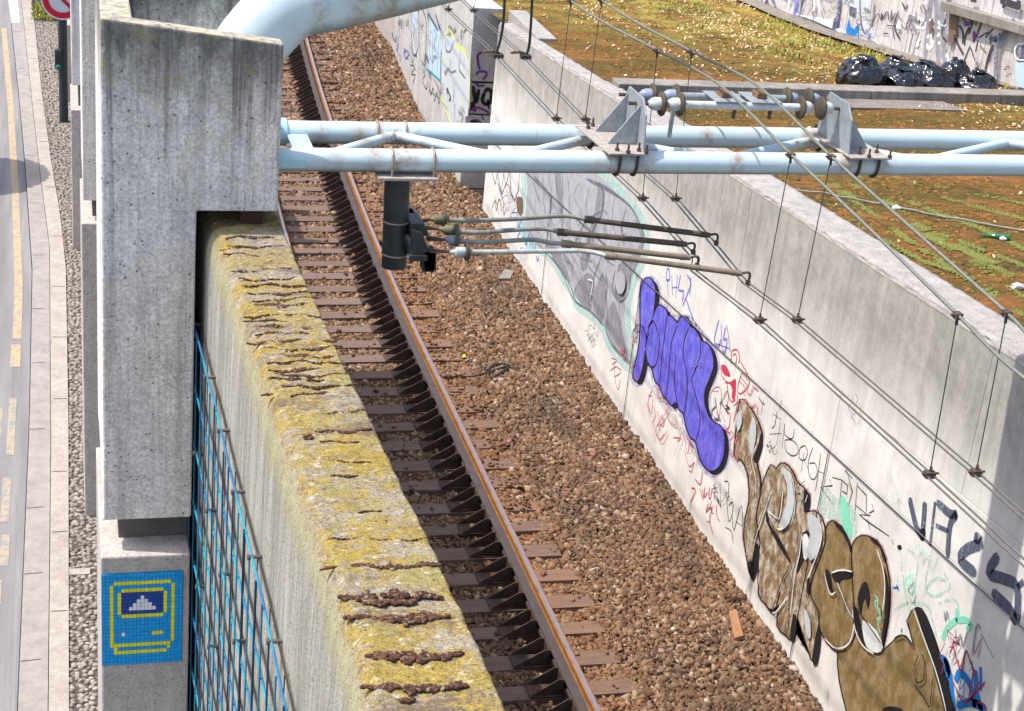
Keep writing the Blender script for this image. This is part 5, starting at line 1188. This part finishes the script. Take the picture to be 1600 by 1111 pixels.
g.strokes('upper_line', [K2(l) for l in [[(570,-10),(655,5)],[(1000,-10),(1130,45),(1296,100)],[(1235,20),(1296,40)]]], .12, 'ink')

# ------------------------------------------------------------------ rubbish bags
def bag(px, py, wpx, hpx, yy, seed, label, lean=0):
    c = on_roof(px, py); c = aty(px, py, yy); gz = zroof(c[0], yy) + .0
    sc = np.linalg.norm(c - CAMP) / F_PX; W = wpx * sc / 2; Hh = hpx * sc * 1.02
    t = thing('rubbish_bag', label, 'rubbish bag', (c[0], yy, gz), 'black rubbish bags heaped behind the kerb')
    bm = bmesh.new(); bmesh.ops.create_icosphere(bm, subdivisions=5, radius=1.0)
    for v in bm.verts:
        p = v.co.copy(); s = Vector((seed * 7.3, seed * 3.1, seed))
        sag = 1.0 + .18 * (1 - (p.z + 1) / 2)
        # pleats gathered towards the knot, plus crumples
        ang = math.atan2(p.y, p.x); up = max(0, p.z)
        ple = .07 * up ** 1.5 * abs(math.sin(ang * 5.5 + seed + 3 * noise.noise(p * 1.5 + s)))
        cr = .34 * abs(noise.noise(p * 1.5 + s)) + .12 * abs(noise.noise(p * 3.2 + s)) + .02 * abs(noise.noise(p * 8 + s))
        r = 1.12 - ple - cr + .10 * noise.noise(p * 1.1 + s)
        q = Vector((p.x * sag, p.y * sag, p.z)) * r
        q.z = max(q.z, -.78)
        v.co = Vector((q.x * W + lean * (q.z + 1) * W * .2, q.y * W * .9, (q.z + .78) / 1.72 * Hh))
    me = bpy.data.meshes.new('film'); bm.to_mesh(me); bm.free(); me.materials.append(M['bag'])
    me.polygons.foreach_set("use_smooth", [True] * len(me.polygons))
    o = bpy.data.objects.new('film', me); COL.objects.link(o); o.parent = t
    b = MB(); k0 = np.array([c[0] + lean * W * .3, yy, gz + Hh * .90])
    for i in range(7):
        a = i * .9 + seed; dd = np.array([math.cos(a) * W * .35, math.sin(a) * W * .35, Hh * random.uniform(.10, .2)])
        e = np.array([-math.sin(a), math.cos(a), 0]) * W * .16
        b.add([k0, k0 + dd - e, k0 + dd * 1.25 + np.array([0, 0, -.01]), k0 + dd + e], [(0, 1, 2), (0, 2, 3)])
    b.build('knot', M['bag'], t)
bag(1346, 122, 66, 50, 22.95, 1, 'big black rubbish bag at the left end of the heap')
bag(1398, 112, 46, 42, 23.45, 2, 'black rubbish bag at the back, second from the left of the heap')
bag(1410, 130, 60, 36, 22.9, 3, 'low wide black rubbish bag in front, next to the big left one')
bag(1443, 114, 54, 36, 23.5, 4, 'black rubbish bag at the back in the middle of the heap')
bag(1458, 129, 62, 40, 22.95, 5, 'shiny black rubbish bag in front in the middle of the heap', lean=-.5)
bag(1491, 122, 46, 44, 23.2, 6, 'tall knotted black rubbish bag just left of the last one')
bag(1526, 134, 54, 36, 22.9, 7, 'separate round black rubbish bag at the right end of the heap')
# green bottle and white scraps
p0, p1 = on_roof(1531, 369), on_roof(1561, 373); r = .028
p0[2] = zroof(*p0[:2]) + .03; p1[2] = zroof(*p1[:2]) + .03
bt = thing('bottle', 'green bottle lying on the mossy roof', 'bottle', tuple(p0))
b = MB(); b.lathe(p0, p1, [(0, .008), (.03, .012), (.09, .014), (.14, .03), (.16, .034), (.30, .034), (.305, .02)], 14)
gm = NT('green_glass', rough=.12, spec=.7); gm.color((.005, .13, .045)); b.build('glass_body', gm.m, bt, smooth=True)
def crumple(px, py, r, mat, label, cat='litter'):
    c = on_roof(px, py); c[2] = zroof(c[0], c[1]) + r * .5; s = random.random() * 9
    b = MB(); vv = [tuple(np.array(v) * r * (1 + .5 * noise.noise(Vector(v) * 1.7 + Vector((s, s, s)))) * np.array([1.3, .8, .7]) + c) for v in ico_v]
    b.add(vv, [tuple(f) for f in ico_f]); tag(b.build('paper_scrap', mat, loc=tuple(c)), label, cat)
wp = flat('white_paper', (.72, .71, .70)); 
crumple(1567, 375, .038, wp, 'crumpled white scrap beside the neck of the green bottle')
crumple(1400, 327, .045, wp, 'white crumpled paper on the mossy roof beside the loose cable')
crumple(1589, 450, .05, wp, 'white scrap on the mossy roof near the right edge')
crumple(1248, 282, .02, M['black'], 'tiny dark scrap on top of the wall end of the roof')
b = MB(); pts = [on_roof(*p) for p in [(1236, 300), (1290, 306), (1340, 314), (1400, 325), (1460, 337), (1540, 352), (1640, 372)]]
b.tube([(p[0], p[1], zroof(p[0], p[1]) + .022) for p in smooth_pts(pts, 5)], .011, 6)
tag(b.build('loose_cable', M['rod_grey'], loc=tuple(pts[0])), 'thin grey cable lying across the mossy roof', 'cable')

# ================================================================== CATENARY BEAM
TR = .075
tz = lambda x: 6.645 + (x - 1.3) * .0075
YF, YR = 10.0, 10.6
beam = thing('catenary_beam', 'pale blue twin tube beam spanning the track from the pier', 'beam', (1.3, 10.3, 6.6))
for yy in (YF, YR):
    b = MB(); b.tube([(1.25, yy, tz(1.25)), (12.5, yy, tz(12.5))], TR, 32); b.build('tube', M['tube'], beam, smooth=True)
b = MB(); b.tube([(1.26, YR, tz(1.3)), (1.40, YR, tz(1.4))], .092, 28); b.build('socket', M['tube2'], beam, smooth=True)
b = MB(); b.box(1.26, 1.44, YF - TR - .006, YF - TR * .4, tz(1.3) - .03, tz(1.3) + .028); b.build('joint_plate', M['tube2'], beam, bevel=.003)
def flatbar(p, q, wd, th, nm='lacing_tube', par=beam):
    b = MB(); b.tube([p, q], wd, 14); return b.build(nm, M['tube'], par, smooth=True)
nodes = [(atz(480, 236, 6.62)[0], 0), (2.05, 1), (2.95, 0), (3.45, 1), (4.1, 0), (5.15, 1), (5.75, 0), (6.7, 1), (7.6, 0), (8.5, 1), (9.4, 0)]
nodes = [(1.55,0),(2.12,1),(2.75,0),(3.50,1),(4.25,0),(5.15,1),(5.75,0),(6.7,1),(7.6,0),(8.5,1),(9.4,0)]
for (xa, a), (xb, c) in zip(nodes[:-1], nodes[1:]):
    ya = YF + .05 if a == 0 else YR - .05; yb_ = YF + .05 if c == 0 else YR - .05
    flatbar((xa, ya, tz(xa) + .0), (xb, yb_, tz(xb) + .0), .034, .01)
b = MB(); b.box(1.40, 1.53, YF + .07, YR - .07, tz(1.4) - .008, tz(1.4) + .008); b.build('gusset', M['tube2'], beam)
# rust patch near the clamp
# straps holding the drop post
def ustrap(x, yc, r, mat='strap', par=beam, thick=.008, drop=.0, nm='u_strap'):
    b = MB(); pts = [(x, yc + (TR + .006) * math.cos(a), tz(x) + (TR + .006) * math.sin(a)) for a in np.linspace(-.1, math.pi + .1, 16)]
    pts = [(x, pts[0][1], tz(x) - TR - .03 - drop)] + pts + [(x, pts[-1][1], tz(x) - TR - .03 - drop)]
    b.tube(pts, thick, 8); return b.build(nm, M[mat], par, smooth=True)
for px, yc in [(611, YF), (676, YF), (588, YR), (632, YR)]: ustrap(aty(px, 240 if yc == YF else 207, yc)[0], yc, TR)
post = thing('drop_post', 'short black tubular post hanging below the beam over the rail', 'post', (2.06, 10, 6.5))
px0, px1 = 1.90, 2.30
b = MB(); b.box(1.90, 2.29, YF - .12, YF + .14, tz(2) - TR - .024, tz(2) - TR - .006); b.build('top_plate', M['plate'], post, bevel=.002)
b = MB(); pc0 = (2.045, 10.0, tz(2) - TR - .02); pc1 = (2.062, 10.0, 5.93)
b.tube([pc0, pc1], .083, 28); b.build('post_tube', M['black'], post, smooth=True)
for z in (6.245, 6.02):
    b = MB(); x = 2.045 + .017 * (6.55 - z) / .62
    b.tube([(x + .086 * math.cos(a), 10 + .086 * math.sin(a), z) for a in np.linspace(0, 2 * math.pi, 29)], .006, 6, cap=False); b.build('band', M['strap'], post, smooth=True)
b = MB(); b.prism([(2.13, 6.24), (2.20, 6.22), (2.24, 6.12), (2.30, 6.08), (2.31, 5.96), (2.235, 5.95), (2.22, 6.02), (2.14, 6.03)], 1, 9.84, 9.88)
b.prism([(2.13, 6.26), (2.22, 6.26), (2.26, 6.18), (2.13, 6.16)], 1, 9.90, 10.20)
b.box(2.125, 2.24, 9.82, 10.2, 6.03, 6.07); b.box(2.22, 2.30, 9.84, 9.95, 5.95, 6.09); b.box(2.13,2.2,10.1,10.28,6.12,6.26)
b.build('arm_bracket', M['black'], post, bevel=.003)
b = MB(); b.tube([(2.12, 9.88, 6.04), (2.22, 9.86, 6.05)], .02, 8); b.build('hinge_pin', M['rod_grey'], post)
b = MB(); b.tube([(2.205, YF + .02, tz(2) - TR - .02), (2.205, YF + .02, tz(2) - TR - .07)], .008, 6); b.build('bolt', M['bolt'], post)

# registration arms with their insulators
def arm(zz, start, insl, bends, joint, end, mats, label, hookdown=.05):
    """pixels along the arm, all at height zz"""
    c0 = atz(*start, zz)
    t = thing('registration_arm', label, 'arm', tuple(c0), 'registration arms holding the contact wires')
    A0 = np.array([2.26, np.clip(c0[1], 9.84, 10.25), zz])
    b = MB(); b.tube([A0, c0], .010, 8); b.tube([A0 + (0, 0, .02), c0], .008, 6); b.build('link', M['bolt'], t)
    p = atz(*insl, zz); d = (p - c0) / np.linalg.norm(p - c0); L = np.linalg.norm(p - c0)
    b = MB(); b.lathe(c0, p, [(0, .012), (L * .3, .02), (L * .35, .034), (L * .85, .036), (L * .95, .03)], 16); b.build('insulator_cap', M[mats[0]], t, smooth=True)
    b = MB(); b.lathe(p, p + d, [(-.012, .02), (-.008, .058), (.004, .062), (.014, .056), (.018, .02)], 28); b.build('insulator_disc', M[mats[1]], t, smooth=True)
    pts = [p] + [atz(*q, zz) for q in bends]; j = atz(*joint, zz)
    sp = smooth_pts([*pts, j], 5)
    b = MB(); b.tube(sp, .0155, 12); b.build('rod', M[mats[2]], t, smooth=True)
    e = atz(*end, zz - .03)
    b = MB(); dj = (e - j) / np.linalg.norm(e - j)
    b.tube([j - dj * .01, j + dj * .06, j + dj * .061, e - dj * .10, e - dj * .099, e - dj*.03], [.026, .026, .0195, .0195, .023, .018], 14); b.build('sleeve', M[mats[3]], t, smooth=True)
    b = MB(); b.tube(smooth_pts([e - dj * .04, e + (.012, 0, .012), e + (.028, 0, -.012), e + (.02, -.005, -hookdown)], 4), .009, 8)
    b.box(*(sum([[e[k] + (.012, -.012, -hookdown - .02)[k], e[k] + (.036, .018, -hookdown + .012)[k]] for k in range(3)], [])))
    b.build('clamp_hook', M['bolt'], t, smooth=True)
arm(6.14, (672, 342), (694, 343), [(730, 344), (800, 342), (880, 337)], (915, 342), (1116, 368), ('cap_green', 'disc_green', 'rod_grey', 'arm_dark'), 'uppermost of the four arms, with green mossy insulator and dark sleeve')
arm(6.13, (686, 357), (712, 361), [(750, 363), (800, 359), (850, 357)], (873, 362), (1080, 382), ('cap_green', 'disc_green', 'rod_grey', 'arm_dark'), 'second arm from the top, with a greenish insulator cap')
arm(6.12, (696, 374), (714, 376), [(760, 378), (830, 374), (860, 379)], (880, 380), (1086, 403), ('cap_blue', 'disc_green', 'rod_grey', 'arm_brown'), 'third arm from the top, with a lilac blue insulator cap')
arm(6.09, (702, 393), (729, 393), [(780, 393), (860, 392), (915, 392)], (948, 399), (1166, 428), ('cap_white', 'disc', 'rod_pale', 'arm_brown'), 'lowest and longest of the four arms, with a white cap and pale rod', .06)

# ------------------------------------------------------------------ insulator bridge on the beam
br = thing('insulator_bridge', 'steel brackets on top of the beam joined by rods with brown insulator discs', 'insulator bracket', (4.3, 10.3, 6.75))
ZP = 6.752
def plate(x0, x1, skew):
    b = MB(); b.prism([(x0 + skew, 9.86), (x1 + skew, 9.86), (x1, 10.50), (x0, 10.50)], 2, ZP, ZP + .012); return b.build('base_plate', M['plate'], br, bevel=.002)
plate(3.35, 3.62, .05); plate(5.06, 5.36, .06)
def upright(xf, sgn):
    b = MB(); b.prism([(9.93, ZP + .013), (10.46, ZP + .013), (10.44, ZP + .22), (10.36, ZP + .33), (10.06, ZP + .33), (9.97, ZP + .24)], 0, xf - .006, xf + .006)
    b.build('upright_plate', M['galv'], br, bevel=.002)
    for yy in (10.08, 10.36):
        b = MB(); x1 = xf + sgn * .008; b.prism([(x1, ZP + .013), (x1 + sgn * .20, ZP + .013), (x1, ZP + .28)] if sgn > 0 else [(x1 + sgn * .20, ZP + .013), (x1, ZP + .013), (x1, ZP + .28)], 1, yy - .005, yy + .005)
        b.build('stiffener', M['galv'], br)
upright(3.66, -1); upright(5.13, 1)
rodz = 7.015
ry = [float(atz(1150, 165, rodz)[1]), float(atz(1150, 152, rodz)[1])]
ry = [max(10.05, ry[0]), min(10.45, ry[1])]
for i, yy in enumerate(ry):
    t0 = aty(1000, 160, yy)[0]; dx = 0
    xs_d = [aty(px, 160, yy)[0] for px in ((1034, 1063, 1252, 1284) if i == 0 else (1018, 1055, 1228, 1262))]
    b = MB(); b.tube([(xs_d[1], yy, rodz), (xs_d[2], yy, rodz)], .027, 16); b.build('rod', M['galv'] if i else M['cap_white'], br, smooth=True)
    b = MB(); b.tube([(3.60, yy, rodz), (xs_d[0], yy, rodz)], .013, 8); b.tube([(xs_d[3], yy, rodz), (5.22, yy, rodz)], .013, 8); b.build('end_bolt', M['bolt'], br)
    for k, x in enumerate(xs_d):
        s_ = 1 if k < 2 else -1
        b = MB(); b.lathe((x, yy, rodz), (x + 1, yy, rodz), [(-.014, .02), (-.012, .074), (-.002, .082), (.010, .078), (.014, .02)], 30); b.build('insulator_disc', M['disc'], br, smooth=True)
        b = MB(); b.lathe((x, yy, rodz), (x - s_, yy, rodz), [(.012, .045), (.05, .045), (.075, .036), (.095, .018)] , 18); b.build('insulator_cap', M['cap_white' if i == 0 else 'cap_blue'], br, smooth=True)
ym = sum(ry) / 2
for px in (1130, 1186):
    x = aty(px, 150, ym)[0]
    b = MB(); b.box(x - .10, x + .12, ry[0] - .03, ry[1] + .03, rodz + .028, rodz + .036); b.build('saddle_plate', M['galv'], br, bevel=.002)
    b = MB(); b.box(x - .03, x + .04, ym - .05, ym + .06, rodz + .037, rodz + .075)
    b.build('cable_clamp', M['rust'], br, bevel=.004)
    for yy in (ry[0],):
        b = MB(); b.tube([(x + .05, yy, rodz - .025), (x + .05, yy, rodz - .085)], .014, 8); b.build('bolt', M['bolt'], br)
def bolt(x, y, par=br):
    b = MB(); b.tube([(x, y, ZP + .012), (x, y, ZP + .07)], .0075, 8); b.tube([(x, y, ZP + .012), (x, y, ZP + .03)], .015, 6); b.build('bolt', M['bolt'], par)
for x, y in [(3.42, 10.42), (3.47, 10.5), (3.60, 10.47), (3.47, 9.92), (3.53, 9.87), (3.62, 9.92), (3.655, 9.87), (5.21, 9.94), (5.25, 9.87), (5.36, 9.98), (5.405, 9.87)]: bolt(x, min(y, 10.48))
for x in (3.50, 3.62, 5.22, 5.36):
    for yc in (YF, YR):
        b = MB(); pts = [(x, yc + (TR + .008) * math.cos(a), tz(x) + (TR + .008) * math.sin(a)) for a in np.linspace(math.pi, 2 * math.pi, 14)]
        b.tube([(x, pts[0][1], ZP - .002)] + pts + [(x, pts[-1][1], ZP - .002)], .011, 8); b.build('u_bolt', M['bolt'], br, smooth=True)
b = MB(); b.tube([(3.98, 10.33, 6.99), (3.98, 10.34, 6.74)], .016, 8); b.build('hanger', M['galv'], br)

# ------------------------------------------------------------------ big arched tube
YA = 11.0; RA = .235
arch = thing('arched_tube', 'thick pale blue steel arch rising out of the top of the nearest pier', 'arch', (1.0, YA, 6.9))
# underside seen in the photo, lifted by the radius to the axis
und = [aty(*p, YA) for p in [(443, 72), (470, 60), (530, 45), (600, 28), (700, 3)]]
ax = []
for i, p in enumerate(und):
    d = und[min(i + 1, 4)] - und[max(i - 1, 0)]; d /= np.linalg.norm(d); n_ = np.array([-d[2], 0, d[0]]); ax.append(p + n_ * RA)
lead = [np.array([1.02, YA, 6.7]), np.array([1.10, YA, 6.95]), np.array([1.24, YA, 7.18])]
ax = [a for a in ax if a[0] > 1.35]
xe = ax[-1]; tail = [np.array([x, YA, xe[2] + (x - xe[0]) * .30 - (x - xe[0]) ** 2 * .028]) for x in np.arange(xe[0] + .5, 13.2, .5)]
sp = smooth_pts(lead + ax + tail, 4)
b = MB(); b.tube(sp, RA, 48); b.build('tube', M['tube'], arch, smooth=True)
for px in (500, 617):
    x = aty(px, 30, YA)[0]; i = min(range(len(sp)), key=lambda k: abs(sp[k][0] - x)); d = sp[i + 1] - sp[i]; d /= np.linalg.norm(d)
    b = MB(); b.tube([sp[i] - d * .004, sp[i] + d * .004], RA + .0025, 48); b.build('weld_seam', M['tube2'], arch, smooth=True)

# ================================================================== WIRES
_e = [atz(1116, 368, 6.1), atz(1080, 382, 6.1), atz(1086, 403, 6.09), atz(1166, 428, 6.06)]
contA = [(4.02, 50), (4.02, 30), (4.0, 17.4), (4.07, 15.5), (4.07, 13.3), (4.165, 11.2), (float(_e[1][0]) + .044, float(_e[1][1])), (float(_e[2][0]) + .004, float(_e[2][1])), (4.17, 8.87), (4.30, 6.82), (4.42, 4.5), (4.5, 2)]
contB = [(4.30, 50), (4.30, 30), (4.28, 17.4), (4.35, 15.5), (4.33, 13.25), (4.43, 11.17), (float(_e[0][0]) + .044, float(_e[0][1])), (float(_e[3][0]) + .004, float(_e[3][1])), (4.43, 8.85), (4.57, 6.8), (4.68, 4.5), (4.76, 2)]
for tab, nm in ((contA, 'left'), (contB, 'right')):
    for s_, side in ((-.02, 'left'), (.02, 'right')):
        b = MB(); b.tube([(x + s_, y, 6.0) for x, y in tab], .0062, 6)
        o = b.build('contact_wire', M['contact'], loc=(tab[5][0], tab[5][1], 6.0), smooth=True)
        tag(o, f'{side} wire of the {nm} pair of dark contact wires over the track', 'wire', 'twin contact wires over the track')
messA = [aty(892, 1, 13.3), aty(1027, 78, 11.2), aty(1123, 131, ym), aty(1235, 240, 8.87), aty(1365, 363, 7.7), aty(1495, 490, 6.82), aty(1600, 590, 6.15)]
messB = [aty(940, 0, 13.3), aty(1081, 80, 11.2), aty(1182, 132, ym), aty(1300, 245, 8.85), aty(1440, 370, 7.7), aty(1575, 490, 6.8), aty(1640, 550, 6.35)]
def ext(ms):
    far = [np.array([ms[0][0] + .02 * k, 13.3 + 4 * k, ms[0][2] - .02 + .03 * k * k]) for k in range(8, 0, -1)]
    ms = [p.copy() for p in ms]
    near = [ms[-1] + np.array([.08 * k, -1.2 * k, .03 * k]) for k in (1, 2, 3)]
    return far + ms + near
for ms, nm in ((messA, 'left'), (messB, 'right')):
    sp = smooth_pts(ext(ms), 5)
    b = MB(); b.tube(sp, .0095, 10)
    tag(b.build('messenger_wire', M['wire'], loc=tuple(ms[2]), smooth=True), f'thick grey green carrying wire on the {nm}, clamped on the insulator bridge', 'wire')
def clampmesh(p, s=1.0):
    b = MB(); x, y, z = p
    b.box(x - .018 * s, x + .018 * s, y - .022 * s, y + .022 * s, z - .02 * s, z + .012 * s); b.tube([(x - .038 * s, y, z), (x + .03 * s, y, z)], .007 * s, 6)
    b.tube([(x, y, z - .01), (x + .004, y, z - .055 * s)], .008 * s, 6); return b
def dropper(top, bot, label):
    t = thing('dropper_wire', label, 'wire', tuple(bot), 'thin vertical dropper wires')
    b = MB(); b.tube([top, bot], .0034, 5); b.build('strand', M['dropper'], t)
    clampmesh(top).build('top_clamp', M['bolt'], t)
    x, y, z = bot; b = MB(); b.box(x - .028, x + .028, y - .02, y + .02, z - .012, z + .022); b.tube([(x - .045, y, z + .01), (x + .05, y, z + .01)], .007, 6); b.tube([(x, y, z), (x, y, z + .05)], .008, 6)
    b.build('bottom_clamp', M['bolt'], t)
def cx_(tab, y): return float(np.interp(y, [q[1] for q in tab][::-1], [q[0] for q in tab][::-1]))
def mess_at(ms, y):
    e = ext(ms); return np.array([np.interp(y, [q[1] for q in e][::-1], [q[k] for q in e][::-1]) for k in range(3)])
for ys_, lab in ((17.45, 'farthest pair, just below the big arch'), (13.3, 'pair beyond the beam, above the first bracket'), (11.2, 'pair passing behind the insulator discs'), (8.86, 'long pair just in front of the beam'), (6.81, 'nearest pair, at the right edge')):
    for ms, tab, sd in ((messA, contA, 'left'), (messB, contB, 'right')):
        dropper(mess_at(ms, ys_), np.array([cx_(tab, ys_), ys_, 6.0]), f'{sd} dropper wire of the {lab}')
# jumper cables
for i, (tab, l, pts) in enumerate(((contA, 'left', [(788, -30), (788, 10), (785, 45), (779, 72), (772, 90)]), (contB, 'right', [(832, -30), (831, 10), (829, 45), (826, 75), (818, 93)]))):
    yj = 15.45; t = thing('jumper_cable', f'{l} of two thick black jumper cables hanging down to the contact wires', 'cable', (cx_(tab, yj), yj, 6))
    P_ = [aty(px, py, yj) for px, py in pts]
    b = MB(); b.tube(smooth_pts(P_, 5), .014, 8); b.build('cable', M['black'], t, smooth=True)
    b = MB(); x = cx_(tab, yj); b.box(x - .05, x + .05, yj - .04, yj + .04, 5.99, 6.03); b.tube([(x - .12, yj + .1, 6.02), (x - .05, yj + .02, 6.05), (x + .02, yj, 6.03)], .014, 6); b.build('clamp', M['bolt'], t)

# ================================================================== STREET SIDE
YP = 34.4
sg = thing('road_sign', 'round red rimmed white no stopping sign on a thick dark post', 'road sign', (-.04, YP, GZ))
b = MB(); b.tube([(-.04, YP, GZ), (-.035, YP, 2.9)], .09, 20); b.build('post', flat('dark_green_paint', (.035, .05, .055), rough=.45), sg, smooth=True)
sc_ = np.array([-.03, YP - .12, 2.25]); R_ = .42
def disc(nm, r0, r1, y, mat, n=40):
    b = MB()
    V = []; F = []
    for k in range(n):
        a = k * 2 * math.pi / n; V += [(sc_[0] + r1 * math.cos(a), y, sc_[2] + r1 * math.sin(a)), (sc_[0] + r0 * math.cos(a), y, sc_[2] + r0 * math.sin(a)), (sc_[0] + r1 * math.cos(a), y + .008, sc_[2] + r1 * math.sin(a)), (sc_[0] + r0 * math.cos(a), y + .008, sc_[2] + r0 * math.sin(a))]
    for k in range(n):
        a = 4 * k; c = 4 * ((k + 1) % n); F += [(a, c, c + 1, a + 1), (a, a + 2, c + 2, c), (a + 2, a + 3, c + 3, c + 2)]
    b.add(V, F); return b.build(nm, mat, sg)
disc('white_rim', .385, R_, YP - .13, flat('sign_white', (.72, .70, .72), rough=.4))
disc('red_ring', .27, .388, YP - .134, flat('sign_red', (.58, .012, .035), rough=.4))
disc('face', .0005, .272, YP - .13, flat('sign_face', (.60, .66, .72), rough=.4))
b = MB(); a = math.radians(-45); L = .27
u = np.array([math.cos(a), 0, math.sin(a)]); v_ = np.array([math.sin(a), 0, -math.cos(a)])
q = [sc_ + u * L * s1 + v_ * .035 * s2 for s1, s2 in ((-1, -1), (1, -1), (1, 1), (-1, 1))]
b.add([(p[0], YP - .137, p[2]) for p in q], [(0, 1, 2, 3)]); b.build('red_bar', flat('sign_red_bar', (.58, .012, .035), rough=.4), sg)
b = MB(); b.box(sc_[0] - .03, sc_[0] + .03, YP - .118, YP - .085, sc_[2] - .35, sc_[2] + .35); b.build('bracket', M['black'], sg)
sl = thing('signal_lamp', 'small dark lamp housing with green lens fixed to the sign post', 'signal', (-.17, YP - .06, 1.0))
b = MB(); b.box(-.20, -.06, YP - .15, YP - .02, .83, 1.22); b.build('housing', flat('lamp_housing', (.03, .05, .05), rough=.5), sl, bevel=.02)
b = MB(); b.lathe((-.13, YP - .15, .87), (-.13, YP - 1.15, .87), [(0, .055), (.03, .05), (.045, .03), (.05, .002)], 16); b.build('green_lens', flat('green_lens', (.01, .16, .10), rough=.2), sl, smooth=True)
for z in (1.0, 1.15):
    b = MB(); b.tube([(-.13, YP - .16, z), (-.13, YP - .15, z)], .05, 14); b.build('dark_lens', M['black'], sl)
# hedge and its low railing
def at_y(px, py, y): return aty(px, py, y)
hd = thing('hedge', 'bright green clipped hedge behind a low black railing at the far end of the pebbles', 'hedge', (-.4, 45.6, GZ))
pos = []; nrm = []
for _ in range(7000):
    x = random.uniform(-.78, .35); y = random.uniform(45.0, 46.8); z = GZ + random.uniform(.25, 1.1)
    pos.append((x, y, z))
o = leaves('foliage', pos, rng.uniform(.025, .05, len(pos)), M['leaf_green']); o.parent = hd
o.data.transform(Matrix.Translation(-Vector(world_loc(hd))))
b = MB()
for k in range(14):
    x = random.uniform(-.7, .3); b.tube([(x, 45.7, GZ), (x + random.uniform(-.15, .15), 45.6, GZ + .9)], .015, 5)
b.build('stems', M['bolt'], hd)
lf = thing('low_railing', 'low black metal railing in front of the green hedge', 'railing', (-.5, 44.7, GZ))
for z in (.28, .62):
    b = MB(); b.tube([(-.78, 44.75, GZ + z), (.3, 44.75, GZ + z)], .016, 8); b.build('rail', M['black'], lf)
for x in (-.76, -.4, -.04, .28):
    b = MB(); b.tube([(x, 44.75, GZ), (x, 44.75, GZ + .66)], .014, 8); b.build('post', M['black'], lf)
gr = MB()
for _ in range(900): weed(gr, (random.uniform(-.80, .35), random.uniform(43.4, 45.2), GZ - .02), 3, random.uniform(.05, .16), .05)
tag(gr.build('grass', M['grass']), 'yellow green grass verge between the pebbles and the hedge', kind='stuff')
# unseen ball shaped tree, added to cast the round shadow on the road
ct = thing('shadow_tree', 'ball shaped clipped tree added out of view to cast the round shadow on the asphalt', 'tree', (-3.55, 31.3, GZ))
b = MB(); b.tube([(-3.55, 31.3, GZ), (-3.53, 31.3, 1.2), (-3.5, 31.3, 2.6)], [.09, .07, .05], 10); b.build('shadow_tree_trunk', M['wood'], ct, smooth=True)
pos = []
for _ in range(16000):
    d = rng.normal(size=3); d /= np.linalg.norm(d); r = 1.12 * random.uniform(.75, 1.0) ; pos.append((-3.5 + d[0] * r, 31.3 + d[1] * r, 3.3 + d[2] * r))
o = leaves('shadow_tree_crown', pos, rng.uniform(.05, .09, len(pos)), M['leaf_green']); o.parent = ct; o.data.transform(Matrix.Translation(-Vector(world_loc(ct))))
